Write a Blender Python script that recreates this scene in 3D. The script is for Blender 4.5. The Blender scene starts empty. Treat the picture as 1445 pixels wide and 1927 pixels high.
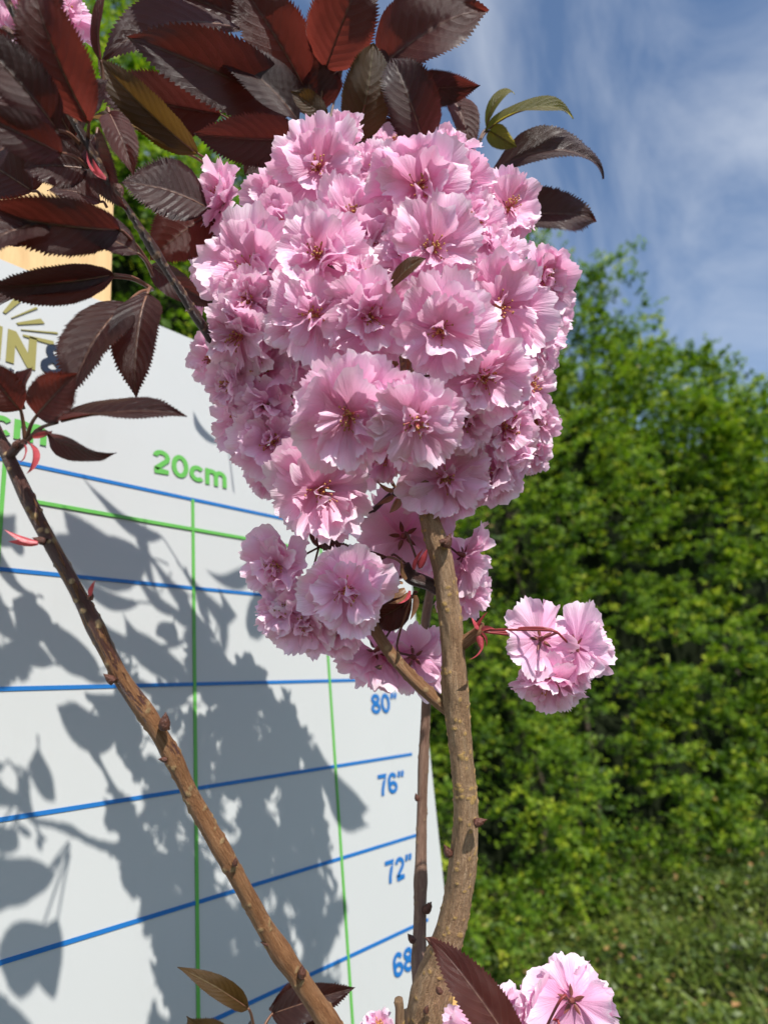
import bpy, math, random
import numpy as np
from mathutils import Vector, Matrix, Quaternion

S = bpy.context.scene
COL = S.collection
rng = np.random.default_rng(11)
random.seed(11)

# ------------------------------------------------------------------ camera
# axes: x along the chart board, y away through the board, z up (metres); the board's face is y = 0
CP = np.array([-0.43588, -0.62070, 1.97702])
CR = np.array([0.642443, -0.760818, -0.091777])
CU = np.array([-0.167068, -0.255931, 0.952149])
CF = np.array([0.747901, 0.596368, 0.291529])
FPX, CX, CY = 1286.7, 722.5, 963.5
cam_data = bpy.data.cameras.new('camera')
cam = bpy.data.objects.new('camera', cam_data)
COL.objects.link(cam)
cam.matrix_world = Matrix(((CR[0], CU[0], -CF[0], CP[0]), (CR[1], CU[1], -CF[1], CP[1]),
                           (CR[2], CU[2], -CF[2], CP[2]), (0, 0, 0, 1)))
cam_data.sensor_fit = 'VERTICAL'
cam_data.sensor_height = 24.0
cam_data.lens = 24.0 * FPX / 1927.0
cam_data.clip_start = 0.02
cam_data.clip_end = 2000
cam_data.dof.use_dof = True
cam_data.dof.focus_distance = 0.44
cam_data.dof.aperture_fstop = 4.5
S.camera = cam

# ------------------------------------------------------------------ light
SUN_EL, SUN_AZ = math.radians(45), math.radians(-21)
SUN = Vector((math.cos(SUN_EL) * math.sin(SUN_AZ), -math.cos(SUN_EL) * math.cos(SUN_AZ), math.sin(SUN_EL)))
world = bpy.data.worlds.new('World')
S.world = world
world.use_nodes = True
wt = world.node_tree
wt.nodes.clear()
wo = wt.nodes.new('ShaderNodeOutputWorld')
bg = wt.nodes.new('ShaderNodeBackground')
sky = wt.nodes.new('ShaderNodeTexSky')
sky.sky_type = 'NISHITA'
sky.sun_disc = False
sky.sun_elevation = SUN_EL
sky.sun_rotation = math.atan2(SUN.x, SUN.y)
sky.altitude = 50
sky.air_density = 1.0
sky.dust_density = 0.3
sky.ozone_density = 2.4
bg.inputs['Strength'].default_value = 0.13
tc = wt.nodes.new('ShaderNodeTexCoord')
mp = wt.nodes.new('ShaderNodeMapping')
mp.inputs['Scale'].default_value = (1.0, 2.0, 1.4)
mp.inputs['Rotation'].default_value = (0.7, 0.35, 0.7)
n1 = wt.nodes.new('ShaderNodeTexNoise')
n1.inputs['Scale'].default_value = 2.1
n1.inputs['Detail'].default_value = 8
n1.inputs['Roughness'].default_value = 0.6
n1.inputs['Distortion'].default_value = 0.7
r1 = wt.nodes.new('ShaderNodeValToRGB')
r1.color_ramp.elements[0].position = 0.41
r1.color_ramp.elements[0].color = (0, 0, 0, 1)
r1.color_ramp.elements[1].position = 0.80
r1.color_ramp.elements[1].color = (0.55, 0.55, 0.55, 1)
mx = wt.nodes.new('ShaderNodeMix')
mx.data_type = 'RGBA'
mx.inputs[7].default_value = (5.6, 5.9, 6.4, 1)
L = wt.links.new
L(tc.outputs['Generated'], mp.inputs['Vector'])
L(mp.outputs['Vector'], n1.inputs['Vector'])
L(n1.outputs['Fac'], r1.inputs['Fac'])
L(r1.outputs['Color'], mx.inputs[0])
L(sky.outputs['Color'], mx.inputs[6])
L(mx.outputs[2], bg.inputs['Color'])
L(bg.outputs['Background'], wo.inputs['Surface'])

sun_data = bpy.data.lights.new('sun', 'SUN')
sun_data.energy = 4.9
sun_data.angle = math.radians(0.53)
sun_data.color = (1.0, 0.955, 0.89)
sun = bpy.data.objects.new('sun', sun_data)
COL.objects.link(sun)
sun.rotation_euler = SUN.to_track_quat('Z', 'Y').to_euler()
sun.location = SUN * 20

S.view_settings.view_transform = 'Standard'
S.view_settings.look = 'None'
S.view_settings.exposure = 0.32
S.view_settings.gamma = 1.0
S.render.engine = 'CYCLES'
S.cycles.use_denoising = True
S.cycles.max_bounces = 10
S.cycles.diffuse_bounces = 5
S.cycles.transmission_bounces = 6
S.cycles.transparent_max_bounces = 6
S.cycles.caustics_reflective = False
S.cycles.caustics_refractive = False
S.cycles.sample_clamp_indirect = 4.0


# ------------------------------------------------------------------ helpers
def at(x, y, d):
    """point of the place seen at photo pixel (x, y) at depth d metres"""
    return CP + d * (CF + CR * ((x - CX) / FPX) - CU * ((y - CY) / FPX))


def unit(v):
    v = np.asarray(v, float)
    return v / (np.linalg.norm(v) + 1e-12)


def mesh_obj(name, V, F, mat, parent=None, uv=None, attrs=None, smooth=True, location=None):
    me = bpy.data.meshes.new(name)
    V = np.asarray(V, np.float32)
    if location is not None:
        V = V - np.asarray(location, np.float32)
    if isinstance(F, np.ndarray):
        k = F.shape[1]
        me.vertices.add(len(V))
        me.vertices.foreach_set('co', V.ravel())
        me.loops.add(F.size)
        me.loops.foreach_set('vertex_index', F.ravel().astype(np.int32))
        me.polygons.add(len(F))
        me.polygons.foreach_set('loop_start', np.arange(0, F.size, k, dtype=np.int32))
        me.update(calc_edges=True)
        idx = F.ravel()
    else:
        me.from_pydata(V.tolist(), [], F)
        idx = np.empty(len(me.loops), np.int32)
        me.loops.foreach_get('vertex_index', idx)
    if uv is not None:
        ul = me.uv_layers.new(name='uv')
        ul.data.foreach_set('uv', np.asarray(uv, np.float32)[idx].ravel())
    for k, a in (attrs or {}).items():
        at_ = me.attributes.new(k, 'FLOAT', 'POINT')
        at_.data.foreach_set('value', np.asarray(a, np.float32))
    if smooth:
        me.polygons.foreach_set('use_smooth', np.ones(len(me.polygons), bool))
    me.materials.append(mat)
    me.validate()
    o = bpy.data.objects.new(name, me)
    COL.objects.link(o)
    if location is not None:
        o.location = Vector(location)
    if parent is not None:
        o.parent = parent
        o.matrix_parent_inverse = parent_inv(parent)
    return o


PINV = {}


def world_of(o):
    m = Matrix.Translation(o.location)
    p = o.parent
    while p is not None:
        m = Matrix.Translation(p.location) @ m if p.name not in PINV else m
        p = p.parent
    return m


def parent_inv(p):
    # every object here is only translated, and children keep world coordinates
    loc = Vector(p.location)
    return Matrix.Translation(-loc)


def thing(name, label, cat, loc):
    o = bpy.data.objects.new(name, None)
    o.empty_display_size = 0.1
    COL.objects.link(o)
    o.location = Vector(loc)
    o['label'] = label
    o['category'] = cat
    return o


class Acc:
    """collects several pieces of one mesh"""

    def __init__(self):
        self.V, self.F, self.UV, self.A, self.n = [], [], [], {}, 0

    def add(self, V, F, uv=None, **attrs):
        V = np.asarray(V, float)
        self.V.append(V)
        self.F += [tuple(int(i) + self.n for i in f) for f in F]
        self.UV.append(np.zeros((len(V), 2)) if uv is None else np.asarray(uv))
        for k, a in attrs.items():
            self.A.setdefault(k, []).append(np.broadcast_to(np.asarray(a, float), (len(V),)))
        self.n += len(V)

    def obj(self, name, mat, parent=None, smooth=True):
        return mesh_obj(name, np.concatenate(self.V), self.F, mat, parent, np.concatenate(self.UV),
                        {k: np.concatenate(v) for k, v in self.A.items()}, smooth)


def grid_faces(nr, nc, closed=False):
    f = []
    m = nc if closed else nc - 1
    for r in range(nr - 1):
        for c in range(m):
            a = r * nc + c
            b = r * nc + (c + 1) % nc
            f.append((a, b, b + nc, a + nc))
    return f


def vnoise(P, seed=0):
    """value noise, P (n,3) -> (n,) in -1..1"""
    P = np.asarray(P, float)
    i = np.floor(P).astype(np.int64)
    f = P - i
    f = f * f * (3 - 2 * f)

    def h(ix, iy, iz):
        n = (ix * 374761393 + iy * 668265263 + iz * 2147483647 + seed * 974711) & 0xffffffff
        n = ((n ^ (n >> 13)) * 1274126177) & 0xffffffff
        n = (n ^ (n >> 16)) & 0xffff
        return n / 32767.5 - 1
    out = 0
    for dx in (0, 1):
        for dy in (0, 1):
            for dz in (0, 1):
                w = (f[:, 0] if dx else 1 - f[:, 0]) * (f[:, 1] if dy else 1 - f[:, 1]) * (f[:, 2] if dz else 1 - f[:, 2])
                out = out + w * h(i[:, 0] + dx, i[:, 1] + dy, i[:, 2] + dz)
    return out


def spline(pts, n):
    """Catmull-Rom through rows of pts (any width) at n samples, roughly even in length"""
    P = np.asarray(pts, float)
    P = np.vstack([2 * P[0] - P[1], P, 2 * P[-1] - P[-2]])
    seg = np.linalg.norm(np.diff(P[1:-1, :3], axis=0), axis=1)
    cum = np.concatenate([[0], np.cumsum(seg)])
    t = np.linspace(0, cum[-1], n)
    k = np.clip(np.searchsorted(cum, t, side='right') - 1, 0, len(seg) - 1)
    f = ((t - cum[k]) / seg[k])[:, None]
    a, b, c, d = P[k], P[k + 1], P[k + 2], P[k + 3]
    return 0.5 * (2 * b + (c - a) * f + (2 * a - 5 * b + 4 * c - d) * f ** 2 + (3 * b - a - 3 * c + d) * f ** 3)


def tube(path, rad, nc=8, ref=None, cap=True):
    """path (n,3), rad (n,) or (n,nc); returns V, F, UV (turn, metres along)"""
    path = np.asarray(path, float)
    n = len(path)
    T = np.gradient(path, axis=0)
    T /= np.linalg.norm(T, axis=1)[:, None] + 1e-12
    if ref is None:
        ref = CF
    N = unit(ref - T[0] * (ref @ T[0]))
    rings = []
    s = np.concatenate([[0], np.cumsum(np.linalg.norm(np.diff(path, axis=0), axis=1))])
    ang = np.linspace(0, 2 * np.pi, nc, endpoint=False)
    rad = np.asarray(rad, float)
    if rad.ndim == 1:
        rad = np.repeat(rad[:, None], nc, 1)
    for i in range(n):
        N = unit(N - T[i] * (N @ T[i]))
        B = np.cross(T[i], N)
        rings.append(path[i] + rad[i][:, None] * (np.cos(ang)[:, None] * N + np.sin(ang)[:, None] * B))
    V = np.concatenate(rings)
    F = grid_faces(n, nc, True)
    UV = np.stack([np.tile(ang / (2 * np.pi), n), np.repeat(s, nc)], 1)
    if cap:
        F = F + [tuple(range(nc - 1, -1, -1)), tuple(range((n - 1) * nc, n * nc))]
    return V, F, UV


# ------------------------------------------------------------------ materials
class Mat:
    def __init__(self, name):
        self.m = bpy.data.materials.new(name)
        self.m.use_nodes = True
        self.t = self.m.node_tree
        self.t.nodes.clear()
        self.out = self.t.nodes.new('ShaderNodeOutputMaterial')

    def n(self, typ, **kw):
        nd = self.t.nodes.new('ShaderNode' + typ)
        for k, v in kw.items():
            if k.startswith('_'):
                setattr(nd, k[1:], v)
            else:
                key = int(k[1:]) if k[0] == 'i' and k[1:].isdigit() else k.replace('_', ' ')
                self.put(nd.inputs[key], v)
        return nd

    def put(self, sock, v):
        if isinstance(v, bpy.types.NodeSocket):
            self.t.links.new(v, sock)
        else:
            sock.default_value = v

    def math(self, op, a, b=0.0, c=0.0, clamp=False):
        nd = self.t.nodes.new('ShaderNodeMath')
        nd.operation = op
        nd.use_clamp = clamp
        for s, v in zip(nd.inputs, (a, b, c)):
            self.put(s, v)
        return nd.outputs[0]

    def mix(self, f, a, b):
        nd = self.t.nodes.new('ShaderNodeMix')
        nd.data_type = 'RGBA'
        self.put(nd.inputs[0], f)
        for s, v in ((nd.inputs[6], a), (nd.inputs[7], b)):
            self.put(s, v if isinstance(v, bpy.types.NodeSocket) else (*v, 1))
        return nd.outputs[2]

    def ramp(self, f, stops, interp='LINEAR'):
        nd = self.t.nodes.new('ShaderNodeValToRGB')
        nd.color_ramp.interpolation = interp
        el = nd.color_ramp.elements
        while len(el) < len(stops):
            el.new(0.5)
        for e, (p, c) in zip(el, stops):
            e.position = p
            e.color = (*c, 1) if isinstance(c, tuple) else (c, c, c, 1)
        self.put(nd.inputs[0], f)
        return nd.outputs[0]

    def noise(self, vec, scale, detail=3, rough=0.5, dist=0.0):
        nd = self.n('TexNoise', Vector=vec, Scale=scale, Detail=detail, Roughness=rough, Distortion=dist)
        return nd.outputs[0]

    def attr(self, name):
        return self.n('Attribute', _attribute_name=name).outputs['Fac']

    def uv(self):
        nd = self.n('UVMap')
        sp = self.n('SeparateXYZ', Vector=nd.outputs[0])
        return nd.outputs[0], sp.outputs[0], sp.outputs[1]

    def vec(self, x, y, z=0.0):
        return self.n('CombineXYZ', X=x, Y=y, Z=z).outputs[0]

    def scaled(self, v, s):
        return self.n('Mapping', Vector=v, Scale=s).outputs[0]

    def obj(self):
        return self.n('TexCoord').outputs['Object']

    def bump(self, h, strength, dist):
        return self.n('Bump', Strength=strength, Distance=dist, Height=h).outputs[0]

    def principled(self, col, rough=0.6, spec=0.4, normal=None, **kw):
        nd = self.n('BsdfPrincipled')
        self.put(nd.inputs['Base Color'], col if isinstance(col, bpy.types.NodeSocket) else (*col, 1))
        self.put(nd.inputs['Roughness'], rough)
        self.put(nd.inputs['Specular IOR Level'], spec)
        if normal is not None:
            self.put(nd.inputs['Normal'], normal)
        for k, v in kw.items():
            self.put(nd.inputs[k], v)
        return nd.outputs[0]

    def leafy(self, col, tcol, fac, rough, spec, normal=None):
        p = self.principled(col, rough, spec, normal)
        t = self.n('BsdfTranslucent')
        self.put(t.inputs['Color'], tcol if isinstance(tcol, bpy.types.NodeSocket) else (*tcol, 1))
        if normal is not None:
            self.put(t.inputs['Normal'], normal)
        m = self.n('MixShader', i0=fac, i1=p, i2=t.outputs[0])
        return self.done(m.outputs[0])

    def done(self, sh):
        self.t.links.new(sh, self.out.inputs['Surface'])
        return self.m


def mat_petal():
    m = Mat('petal')
    uvv, u, v = m.uv()
    rnd = m.attr('rnd')
    streak = m.noise(m.vec(m.math('MULTIPLY', u, 26.0), m.math('MULTIPLY', v, 1.6), m.math('MULTIPLY', rnd, 40.0)), 1.0, 3, 0.6)
    blotch = m.noise(m.vec(m.math('MULTIPLY', u, 2.5), m.math('MULTIPLY', v, 2.0), m.math('MULTIPLY', rnd, 90.0)), 1.0, 2)
    f = m.math('ADD', v, m.math('MULTIPLY_ADD', blotch, 0.5, -0.25))
    base = m.ramp(f, [(0.0, (0.84, 0.28, 0.48)), (0.22, (0.94, 0.45, 0.70)), (0.60, (0.96, 0.57, 0.79)),
                      (0.88, (0.98, 0.70, 0.85)), (1.0, (0.99, 0.86, 0.92))])
    base = m.mix(m.math('MULTIPLY', m.ramp(streak, [(0.45, 0.0), (0.75, 1.0)]), 0.22), base, (0.92, 0.48, 0.71))
    base = m.mix(m.math('MULTIPLY', rnd, 0.30), base, (0.96, 0.78, 0.89))
    spot = m.noise(m.obj(), 55.0, 3, 0.6)
    base = m.mix(m.ramp(spot, [(0.735, 0.0), (0.79, 0.85)]), base, (0.62, 0.33, 0.12))
    tcol = m.ramp(f, [(0.0, (0.88, 0.26, 0.46)), (0.4, (0.97, 0.46, 0.70)), (1.0, (0.98, 0.64, 0.82))])
    fine = m.noise(m.vec(m.math('MULTIPLY', u, 60.0), m.math('MULTIPLY', v, 5.0), m.math('MULTIPLY', rnd, 40.0)), 1.0, 2)
    nb = m.bump(m.math('ADD', streak, m.math('MULTIPLY', fine, 0.5)), 0.50, 0.0015)
    return m.leafy(base, tcol, 0.38, 0.36, 0.5, nb)


def mat_leaf(name, col, col2, tcol, vein, tfac, rough=0.36):
    m = Mat(name)
    uvv, u, v = m.uv()
    rnd = m.attr('rnd')
    au = m.math('ABSOLUTE', m.math('MULTIPLY_ADD', u, 2.0, -1.0))
    q = m.math('MULTIPLY_ADD', v, 11.0, m.math('MULTIPLY', m.math('POWER', au, 1.25), -2.6))
    q = m.math('ADD', q, m.math('MULTIPLY', rnd, 1.0))
    d = m.math('ABSOLUTE', m.math('SUBTRACT', m.math('FRACT', q), 0.5))      # 0.5 on the vein
    sv = m.ramp(d, [(0.445, 0.0), (0.49, 1.0)])
    sv = m.math('MULTIPLY', sv, m.ramp(au, [(0.0, 1.0), (0.9, 0.25)]))
    mid = m.ramp(au, [(0.022, 1.0), (0.055, 0.0)])
    vn = m.math('MAXIMUM', m.math('MULTIPLY', sv, 0.62), mid)
    obj = m.obj()
    fine = m.n('TexVoronoi', Vector=m.scaled(m.vec(u, m.math('MULTIPLY', v, 2.0), rnd), (34, 34, 1)), _feature='DISTANCE_TO_EDGE').outputs[0]
    nz = m.noise(obj, 60.0, 4, 0.6)
    base = m.mix(m.ramp(nz, [(0.35, 0.0), (0.7, 1.0)]), col, col2)
    base = m.mix(vn, base, vein)
    tc_ = m.mix(vn, tcol, tuple(0.45 * c for c in tcol))
    h = m.math('ADD', m.math('MULTIPLY', vn, -0.7), m.math('MULTIPLY', m.ramp(fine, [(0.0, 0.0), (0.10, 1.0)]), 0.18))
    h = m.math('ADD', h, m.math('MULTIPLY', m.ramp(d, [(0.0, 1.0), (0.5, 0.0)]), 0.6))
    nb = m.bump(h, 0.42, 0.0010)
    rg = m.math('MULTIPLY_ADD', nz, 0.25, rough - 0.1)
    return m.leafy(base, tc_, tfac, rg, 0.34, nb)


def mat_bark(name, c_dark, c_mid, c_light, c_lent, rough, upper=None, dots_amt=0.7, spec=0.3, fiss=0.8):
    """upper: (v0, v1, colours...) a darker smooth young bark along the first stretch, breaking up into patches"""
    m = Mat(name)
    uvv, u, v = m.uv()
    ang = m.math('MULTIPLY', u, 2 * math.pi)
    ca, sa = m.math('COSINE', ang), m.math('SINE', ang)

    def cyl(k, per_m):
        return m.vec(m.math('MULTIPLY', ca, k), m.math('MULTIPLY', sa, k), m.math('MULTIPLY', v, per_m))
    st = m.noise(cyl(4.5, 75.0), 1.0, 5, 0.68, 0.8)
    fib = m.noise(cyl(11.0, 90.0), 1.0, 4, 0.7, 0.5)
    big = m.noise(cyl(0.9, 22.0), 1.0, 3, 0.6)
    gr = m.noise(cyl(14.0, 700.0), 1.0, 3, 0.7)
    crack = m.n('TexVoronoi', Vector=m.n('VectorMath', i0=cyl(3.6, 95.0), i1=m.n('TexNoise', Vector=cyl(3.0, 120.0), Scale=1.0).outputs['Color']).outputs[0], _feature='DISTANCE_TO_EDGE').outputs[0]
    cr = m.ramp(crack, [(0.0, 1.0), (0.10, 0.0)])
    base = m.ramp(m.math('ADD', m.math('MULTIPLY', st, 0.6), m.math('MULTIPLY', big, 0.4)), [(0.33, c_dark), (0.47, c_mid), (0.64, c_light)])
    base = m.mix(m.math('MULTIPLY', m.ramp(fib, [(0.48, 0.0), (0.72, 1.0)]), 0.75), base, c_dark)
    base = m.mix(m.math('MULTIPLY', cr, 0.7 * fiss), base, c_dark)
    base = m.mix(m.math('MULTIPLY', m.ramp(gr, [(0.5, 0.0), (0.8, 1.0)]), 0.4), base, c_light)
    vo = m.n('TexVoronoi', Vector=cyl(2.4, 130.0), _feature='F1').outputs['Distance']
    dots = m.ramp(vo, [(0.12, 1.0), (0.24, 0.0)])
    base = m.mix(m.math('MULTIPLY', dots, dots_amt), base, c_lent)
    rgh = rough
    sp = spec
    hk = 1.0
    if upper is not None:
        v0, v1, u_dark, u_light = upper
        t = m.math('DIVIDE', m.math('SUBTRACT', v, v0), v1 - v0)
        pn = m.noise(cyl(1.5, 55.0), 1.0, 5, 0.65, 0.6)
        f = m.ramp(m.math('ADD', t, m.math('MULTIPLY_ADD', pn, 2.6, -1.3)), [(0.42, 1.0), (0.56, 0.0)])
        ub = m.mix(m.ramp(fib, [(0.3, 0.0), (0.7, 1.0)]), u_dark, u_light)
        base = m.mix(f, base, ub)
        rgh = m.math('MULTIPLY_ADD', f, 0.34 - rough, rough)
        sp = m.math('MULTIPLY_ADD', f, 0.25, spec)
        hk = m.math('MULTIPLY_ADD', f, -0.75, 1.0)
    le = m.attr('lent')
    base = m.mix(m.ramp(le, [(0.2, 0.0), (0.55, 1.0)]), base, c_lent)
    h = m.math('ADD', m.math('MULTIPLY', st, 0.7), m.math('ADD', m.math('MULTIPLY', dots, 0.35), m.math('MULTIPLY', gr, 0.3)))
    h = m.math('ADD', h, m.math('ADD', m.math('MULTIPLY', fib, 0.7), m.math('MULTIPLY', cr, -0.5 * fiss)))
    nb = m.bump(m.math('MULTIPLY', h, hk), 1.0, 0.0022)
    return m.done(m.principled(base, rgh, sp, nb))


def mat_plain(name, col, rough=0.6, spec=0.3, var=0.25, scale=40.0, bump=0.0, tr=None, trf=0.3):
    m = Mat(name)
    nz = m.noise(m.obj(), scale, 4, 0.6)
    c = m.mix(m.ramp(nz, [(0.3, 0.0), (0.7, 1.0)]), tuple(x * (1 - var) for x in col), tuple(min(1, x * (1 + var)) for x in col))
    nb = m.bump(nz, bump, 0.002) if bump else None
    if tr:
        return m.leafy(c, tr, trf, rough, spec, nb)
    return m.done(m.principled(c, rough, spec, nb))


def mat_foliage(name, stops, tstops, tfac, rough=0.45, spec=0.4):
    m = Mat(name)
    rnd = m.attr('rnd')
    return m.leafy(m.ramp(rnd, stops), m.ramp(rnd, tstops), tfac, rough, spec)


M_PETAL = mat_petal()
M_LEAF = mat_leaf('leaf_purple', (0.020, 0.0085, 0.0080), (0.034, 0.014, 0.0115), (0.22, 0.038, 0.025), (0.105, 0.054, 0.040), 0.24, 0.33)
M_LEAF_RED = mat_leaf('leaf_red', (0.036, 0.012, 0.010), (0.056, 0.019, 0.015), (0.34, 0.056, 0.036), (0.15, 0.066, 0.050), 0.33, 0.38)
M_LEAF_OLIVE = mat_leaf('leaf_olive', (0.036, 0.018, 0.007), (0.052, 0.028, 0.009), (0.26, 0.13, 0.022), (0.15, 0.11, 0.05), 0.32, 0.42)
M_LEAF_GREEN = mat_leaf('leaf_young_green', (0.085, 0.075, 0.016), (0.12, 0.105, 0.022), (0.50, 0.42, 0.05), (0.20, 0.18, 0.07), 0.42, 0.42)
M_PETIOLE = mat_plain('petiole', (0.16, 0.075, 0.045), 0.45, 0.4)
M_PEDICEL = mat_plain('pedicel', (0.10, 0.040, 0.022), 0.45, 0.4)
M_PEDICEL_RED = mat_plain('pedicel_red', (0.24, 0.035, 0.035), 0.4, 0.4)
M_CALYX = mat_plain('calyx', (0.20, 0.055, 0.040), 0.45, 0.4)
M_BRACT_RED = mat_plain('bract_red', (0.50, 0.075, 0.095), 0.38, 0.5, 0.3, 300, 0.2, (0.8, 0.15, 0.15), 0.3)
M_BRACT = mat_plain('bract_green', (0.20, 0.105, 0.050), 0.4, 0.5, 0.4, 200, 0.2, (0.5, 0.25, 0.1), 0.25)
M_FILAMENT = mat_plain('filament', (0.55, 0.18, 0.18), 0.5, 0.3)
M_ANTHER = mat_plain('anther', (0.46, 0.24, 0.075), 0.6, 0.2)
M_EYE = mat_plain('flower_eye', (0.20, 0.13, 0.030), 0.6, 0.2)
M_BUD = mat_plain('bud_scale', (0.095, 0.035, 0.022), 0.5, 0.4, 0.45, 500, 0.8)
M_BARK = mat_bark('bark_stem', (0.23, 0.130, 0.070), (0.53, 0.325, 0.182), (0.72, 0.50, 0.32), (0.76, 0.48, 0.18), 0.75)
M_BARK_TAN = mat_bark('bark_tan', (0.17, 0.070, 0.032), (0.40, 0.195, 0.090), (0.58, 0.34, 0.18), (0.52, 0.33, 0.16), 0.6, None, 0.5, 0.35, 0.5)
M_BARK_LEFT = mat_bark('bark_left', (0.18, 0.068, 0.028), (0.42, 0.190, 0.080), (0.60, 0.33, 0.165), (0.54, 0.35, 0.17), 0.6, (0.02, 0.30, (0.055, 0.019, 0.016), (0.15, 0.058, 0.042)), 0.5, 0.35, 0.5)
M_BARK_DARK = mat_bark('bark_shoot', (0.040, 0.017, 0.015), (0.066, 0.029, 0.025), (0.13, 0.066, 0.050), (0.28, 0.16, 0.09), 0.36, None, 0.35, 0.5, 0.2)
M_BARK_GREY = mat_bark('bark_grey', (0.17, 0.085, 0.058), (0.32, 0.180, 0.125), (0.48, 0.31, 0.22), (0.40, 0.26, 0.15), 0.5, None, 0.4, 0.4, 0.3)


def mat_board():
    m = Mat('board_white')
    nz = m.noise(m.obj(), 3.0, 5, 0.6)
    c = m.ramp(nz, [(0.3, (0.465, 0.48, 0.475)), (0.7, (0.485, 0.50, 0.495))])
    sm = m.noise(m.scaled(m.obj(), (1, 1, 0.35)), 9.0, 6, 0.7)
    c = m.mix(m.ramp(sm, [(0.56, 0.0), (0.75, 0.22)]), c, (0.36, 0.36, 0.345))
    w = m.noise(m.obj(), 900.0, 1)
    return m.done(m.principled(c, 0.42, 0.35, m.bump(w, 0.06, 0.0004)))


def mat_ply():
    m = Mat('plywood')
    o = m.obj()
    g = m.noise(m.scaled(o, (7, 7, 1.0)), 3.0, 5, 0.6, 2.5)
    g2 = m.noise(m.scaled(o, (160, 160, 5)), 1.0, 3)
    c = m.ramp(g, [(0.3, (0.56, 0.36, 0.165)), (0.55, (0.66, 0.45, 0.22)), (0.75, (0.60, 0.385, 0.175))])
    c = m.mix(m.math('MULTIPLY', m.ramp(g2, [(0.45, 0.0), (0.7, 1.0)]), 0.3), c, (0.46, 0.28, 0.12))
    return m.done(m.principled(c, 0.6, 0.3, m.bump(g2, 0.3, 0.001)))


M_BOARD = mat_board()
M_PLY = mat_ply()
M_BLUE = mat_plain('print_blue', (0.012, 0.135, 0.40), 0.42, 0.35, 0.05)
M_GREEN = mat_plain('print_green', (0.11, 0.38, 0.07), 0.42, 0.35, 0.05)
M_GOLD = mat_plain('print_gold', (0.27, 0.24, 0.072), 0.42, 0.35, 0.05)
M_NAVY = mat_plain('print_navy', (0.012, 0.020, 0.040), 0.42, 0.35, 0.05)
M_STAKE = mat_plain('stake_wood', (0.50, 0.30, 0.10), 0.6, 0.3, 0.18, 30, 0.2)
HEDGE_STOPS = [(0.0, (0.026, 0.058, 0.007)), (0.35, (0.072, 0.138, 0.009)), (0.7, (0.175, 0.26, 0.015)), (0.93, (0.34, 0.39, 0.028)), (1.0, (0.26, 0.17, 0.05))]
HEDGE_T = [(0.0, (0.10, 0.24, 0.010)), (0.5, (0.26, 0.47, 0.015)), (1.0, (0.52, 0.62, 0.02))]
M_HEDGE = mat_foliage('hedge_leaf', HEDGE_STOPS, HEDGE_T, 0.34, 0.5, 0.18)
M_IVY = mat_foliage('ground_leaf', [(0.0, (0.022, 0.040, 0.010)), (0.4, (0.080, 0.125, 0.018)), (0.75, (0.17, 0.22, 0.030)), (0.92, (0.26, 0.26, 0.05)), (1.0, (0.48, 0.26, 0.11))],
                    [(0.0, (0.06, 0.12, 0.02)), (0.6, (0.16, 0.26, 0.03)), (1.0, (0.35, 0.25, 0.06))], 0.3)
M_TWIG = mat_plain('hedge_twig', (0.055, 0.042, 0.030), 0.8, 0.2, 0.4, 20)
M_CORE_SHADE = mat_plain('hedge_core_shade', (0.008, 0.012, 0.004), 0.9, 0.1, 0.5, 14, 0.8)  # near-black colour stands in for the shade deep in the hedge


def mat_ground():
    m = Mat('ground')
    o = m.obj()
    a = m.noise(o, 1.3, 5, 0.6)
    b = m.noise(o, 25.0, 5, 0.7)
    c = m.ramp(a, [(0.35, (0.040, 0.060, 0.018)), (0.55, (0.075, 0.085, 0.030)), (0.7, (0.10, 0.080, 0.048))])
    c = m.mix(m.ramp(b, [(0.4, 0.0), (0.7, 0.6)]), c, (0.035, 0.030, 0.018))
    return m.done(m.principled(c, 0.95, 0.1, m.bump(b, 1.0, 0.02)))


# ------------------------------------------------------------------ setting: ground
GX, GY = np.meshgrid(np.concatenate([[-300, -80, -25], np.linspace(-8, 26, 60), [45, 110, 300]]),
                     np.concatenate([[-300, -80, -25], np.linspace(-8, 20, 50), [40, 110, 300]]))
gz = 0.05 * vnoise(np.stack([GX.ravel() * 0.9, GY.ravel() * 0.9, GX.ravel() * 0], 1), 3)
near = np.exp(-((GX.ravel()) ** 2 + GY.ravel() ** 2) / 3.0)
gz = gz * (1 - near)
ground = mesh_obj('ground', np.stack([GX.ravel(), GY.ravel(), gz], 1), grid_faces(GX.shape[0], GX.shape[1]), mat_ground())
ground['kind'] = 'structure'
ground['label'] = 'weedy earth under the hedge and the chart board'

# ------------------------------------------------------------------ setting: hedge
HL = np.array([[-4.0, 2.4], [0.0, 2.6], [3.0, 2.7], [5.2, 2.7], [7.2, 2.4], [9.6, 1.85], [13.0, 1.45], [18.0, 0.6], [24.0, -0.6]])
HS = np.concatenate([[0], np.cumsum(np.linalg.norm(np.diff(HL, axis=0), axis=1))])


def hedge_front(s):
    x = np.interp(s, HS, HL[:, 0])
    y = np.interp(s, HS, HL[:, 1])
    x2 = np.interp(s + 0.3, HS, HL[:, 0])
    y2 = np.interp(s + 0.3, HS, HL[:, 1])
    tx, ty = x2 - x, y2 - y
    ln = np.hypot(tx, ty) + 1e-9
    return x, y, ty / ln, -tx / ln          # outward normal points to the viewer's side (-y)


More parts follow.
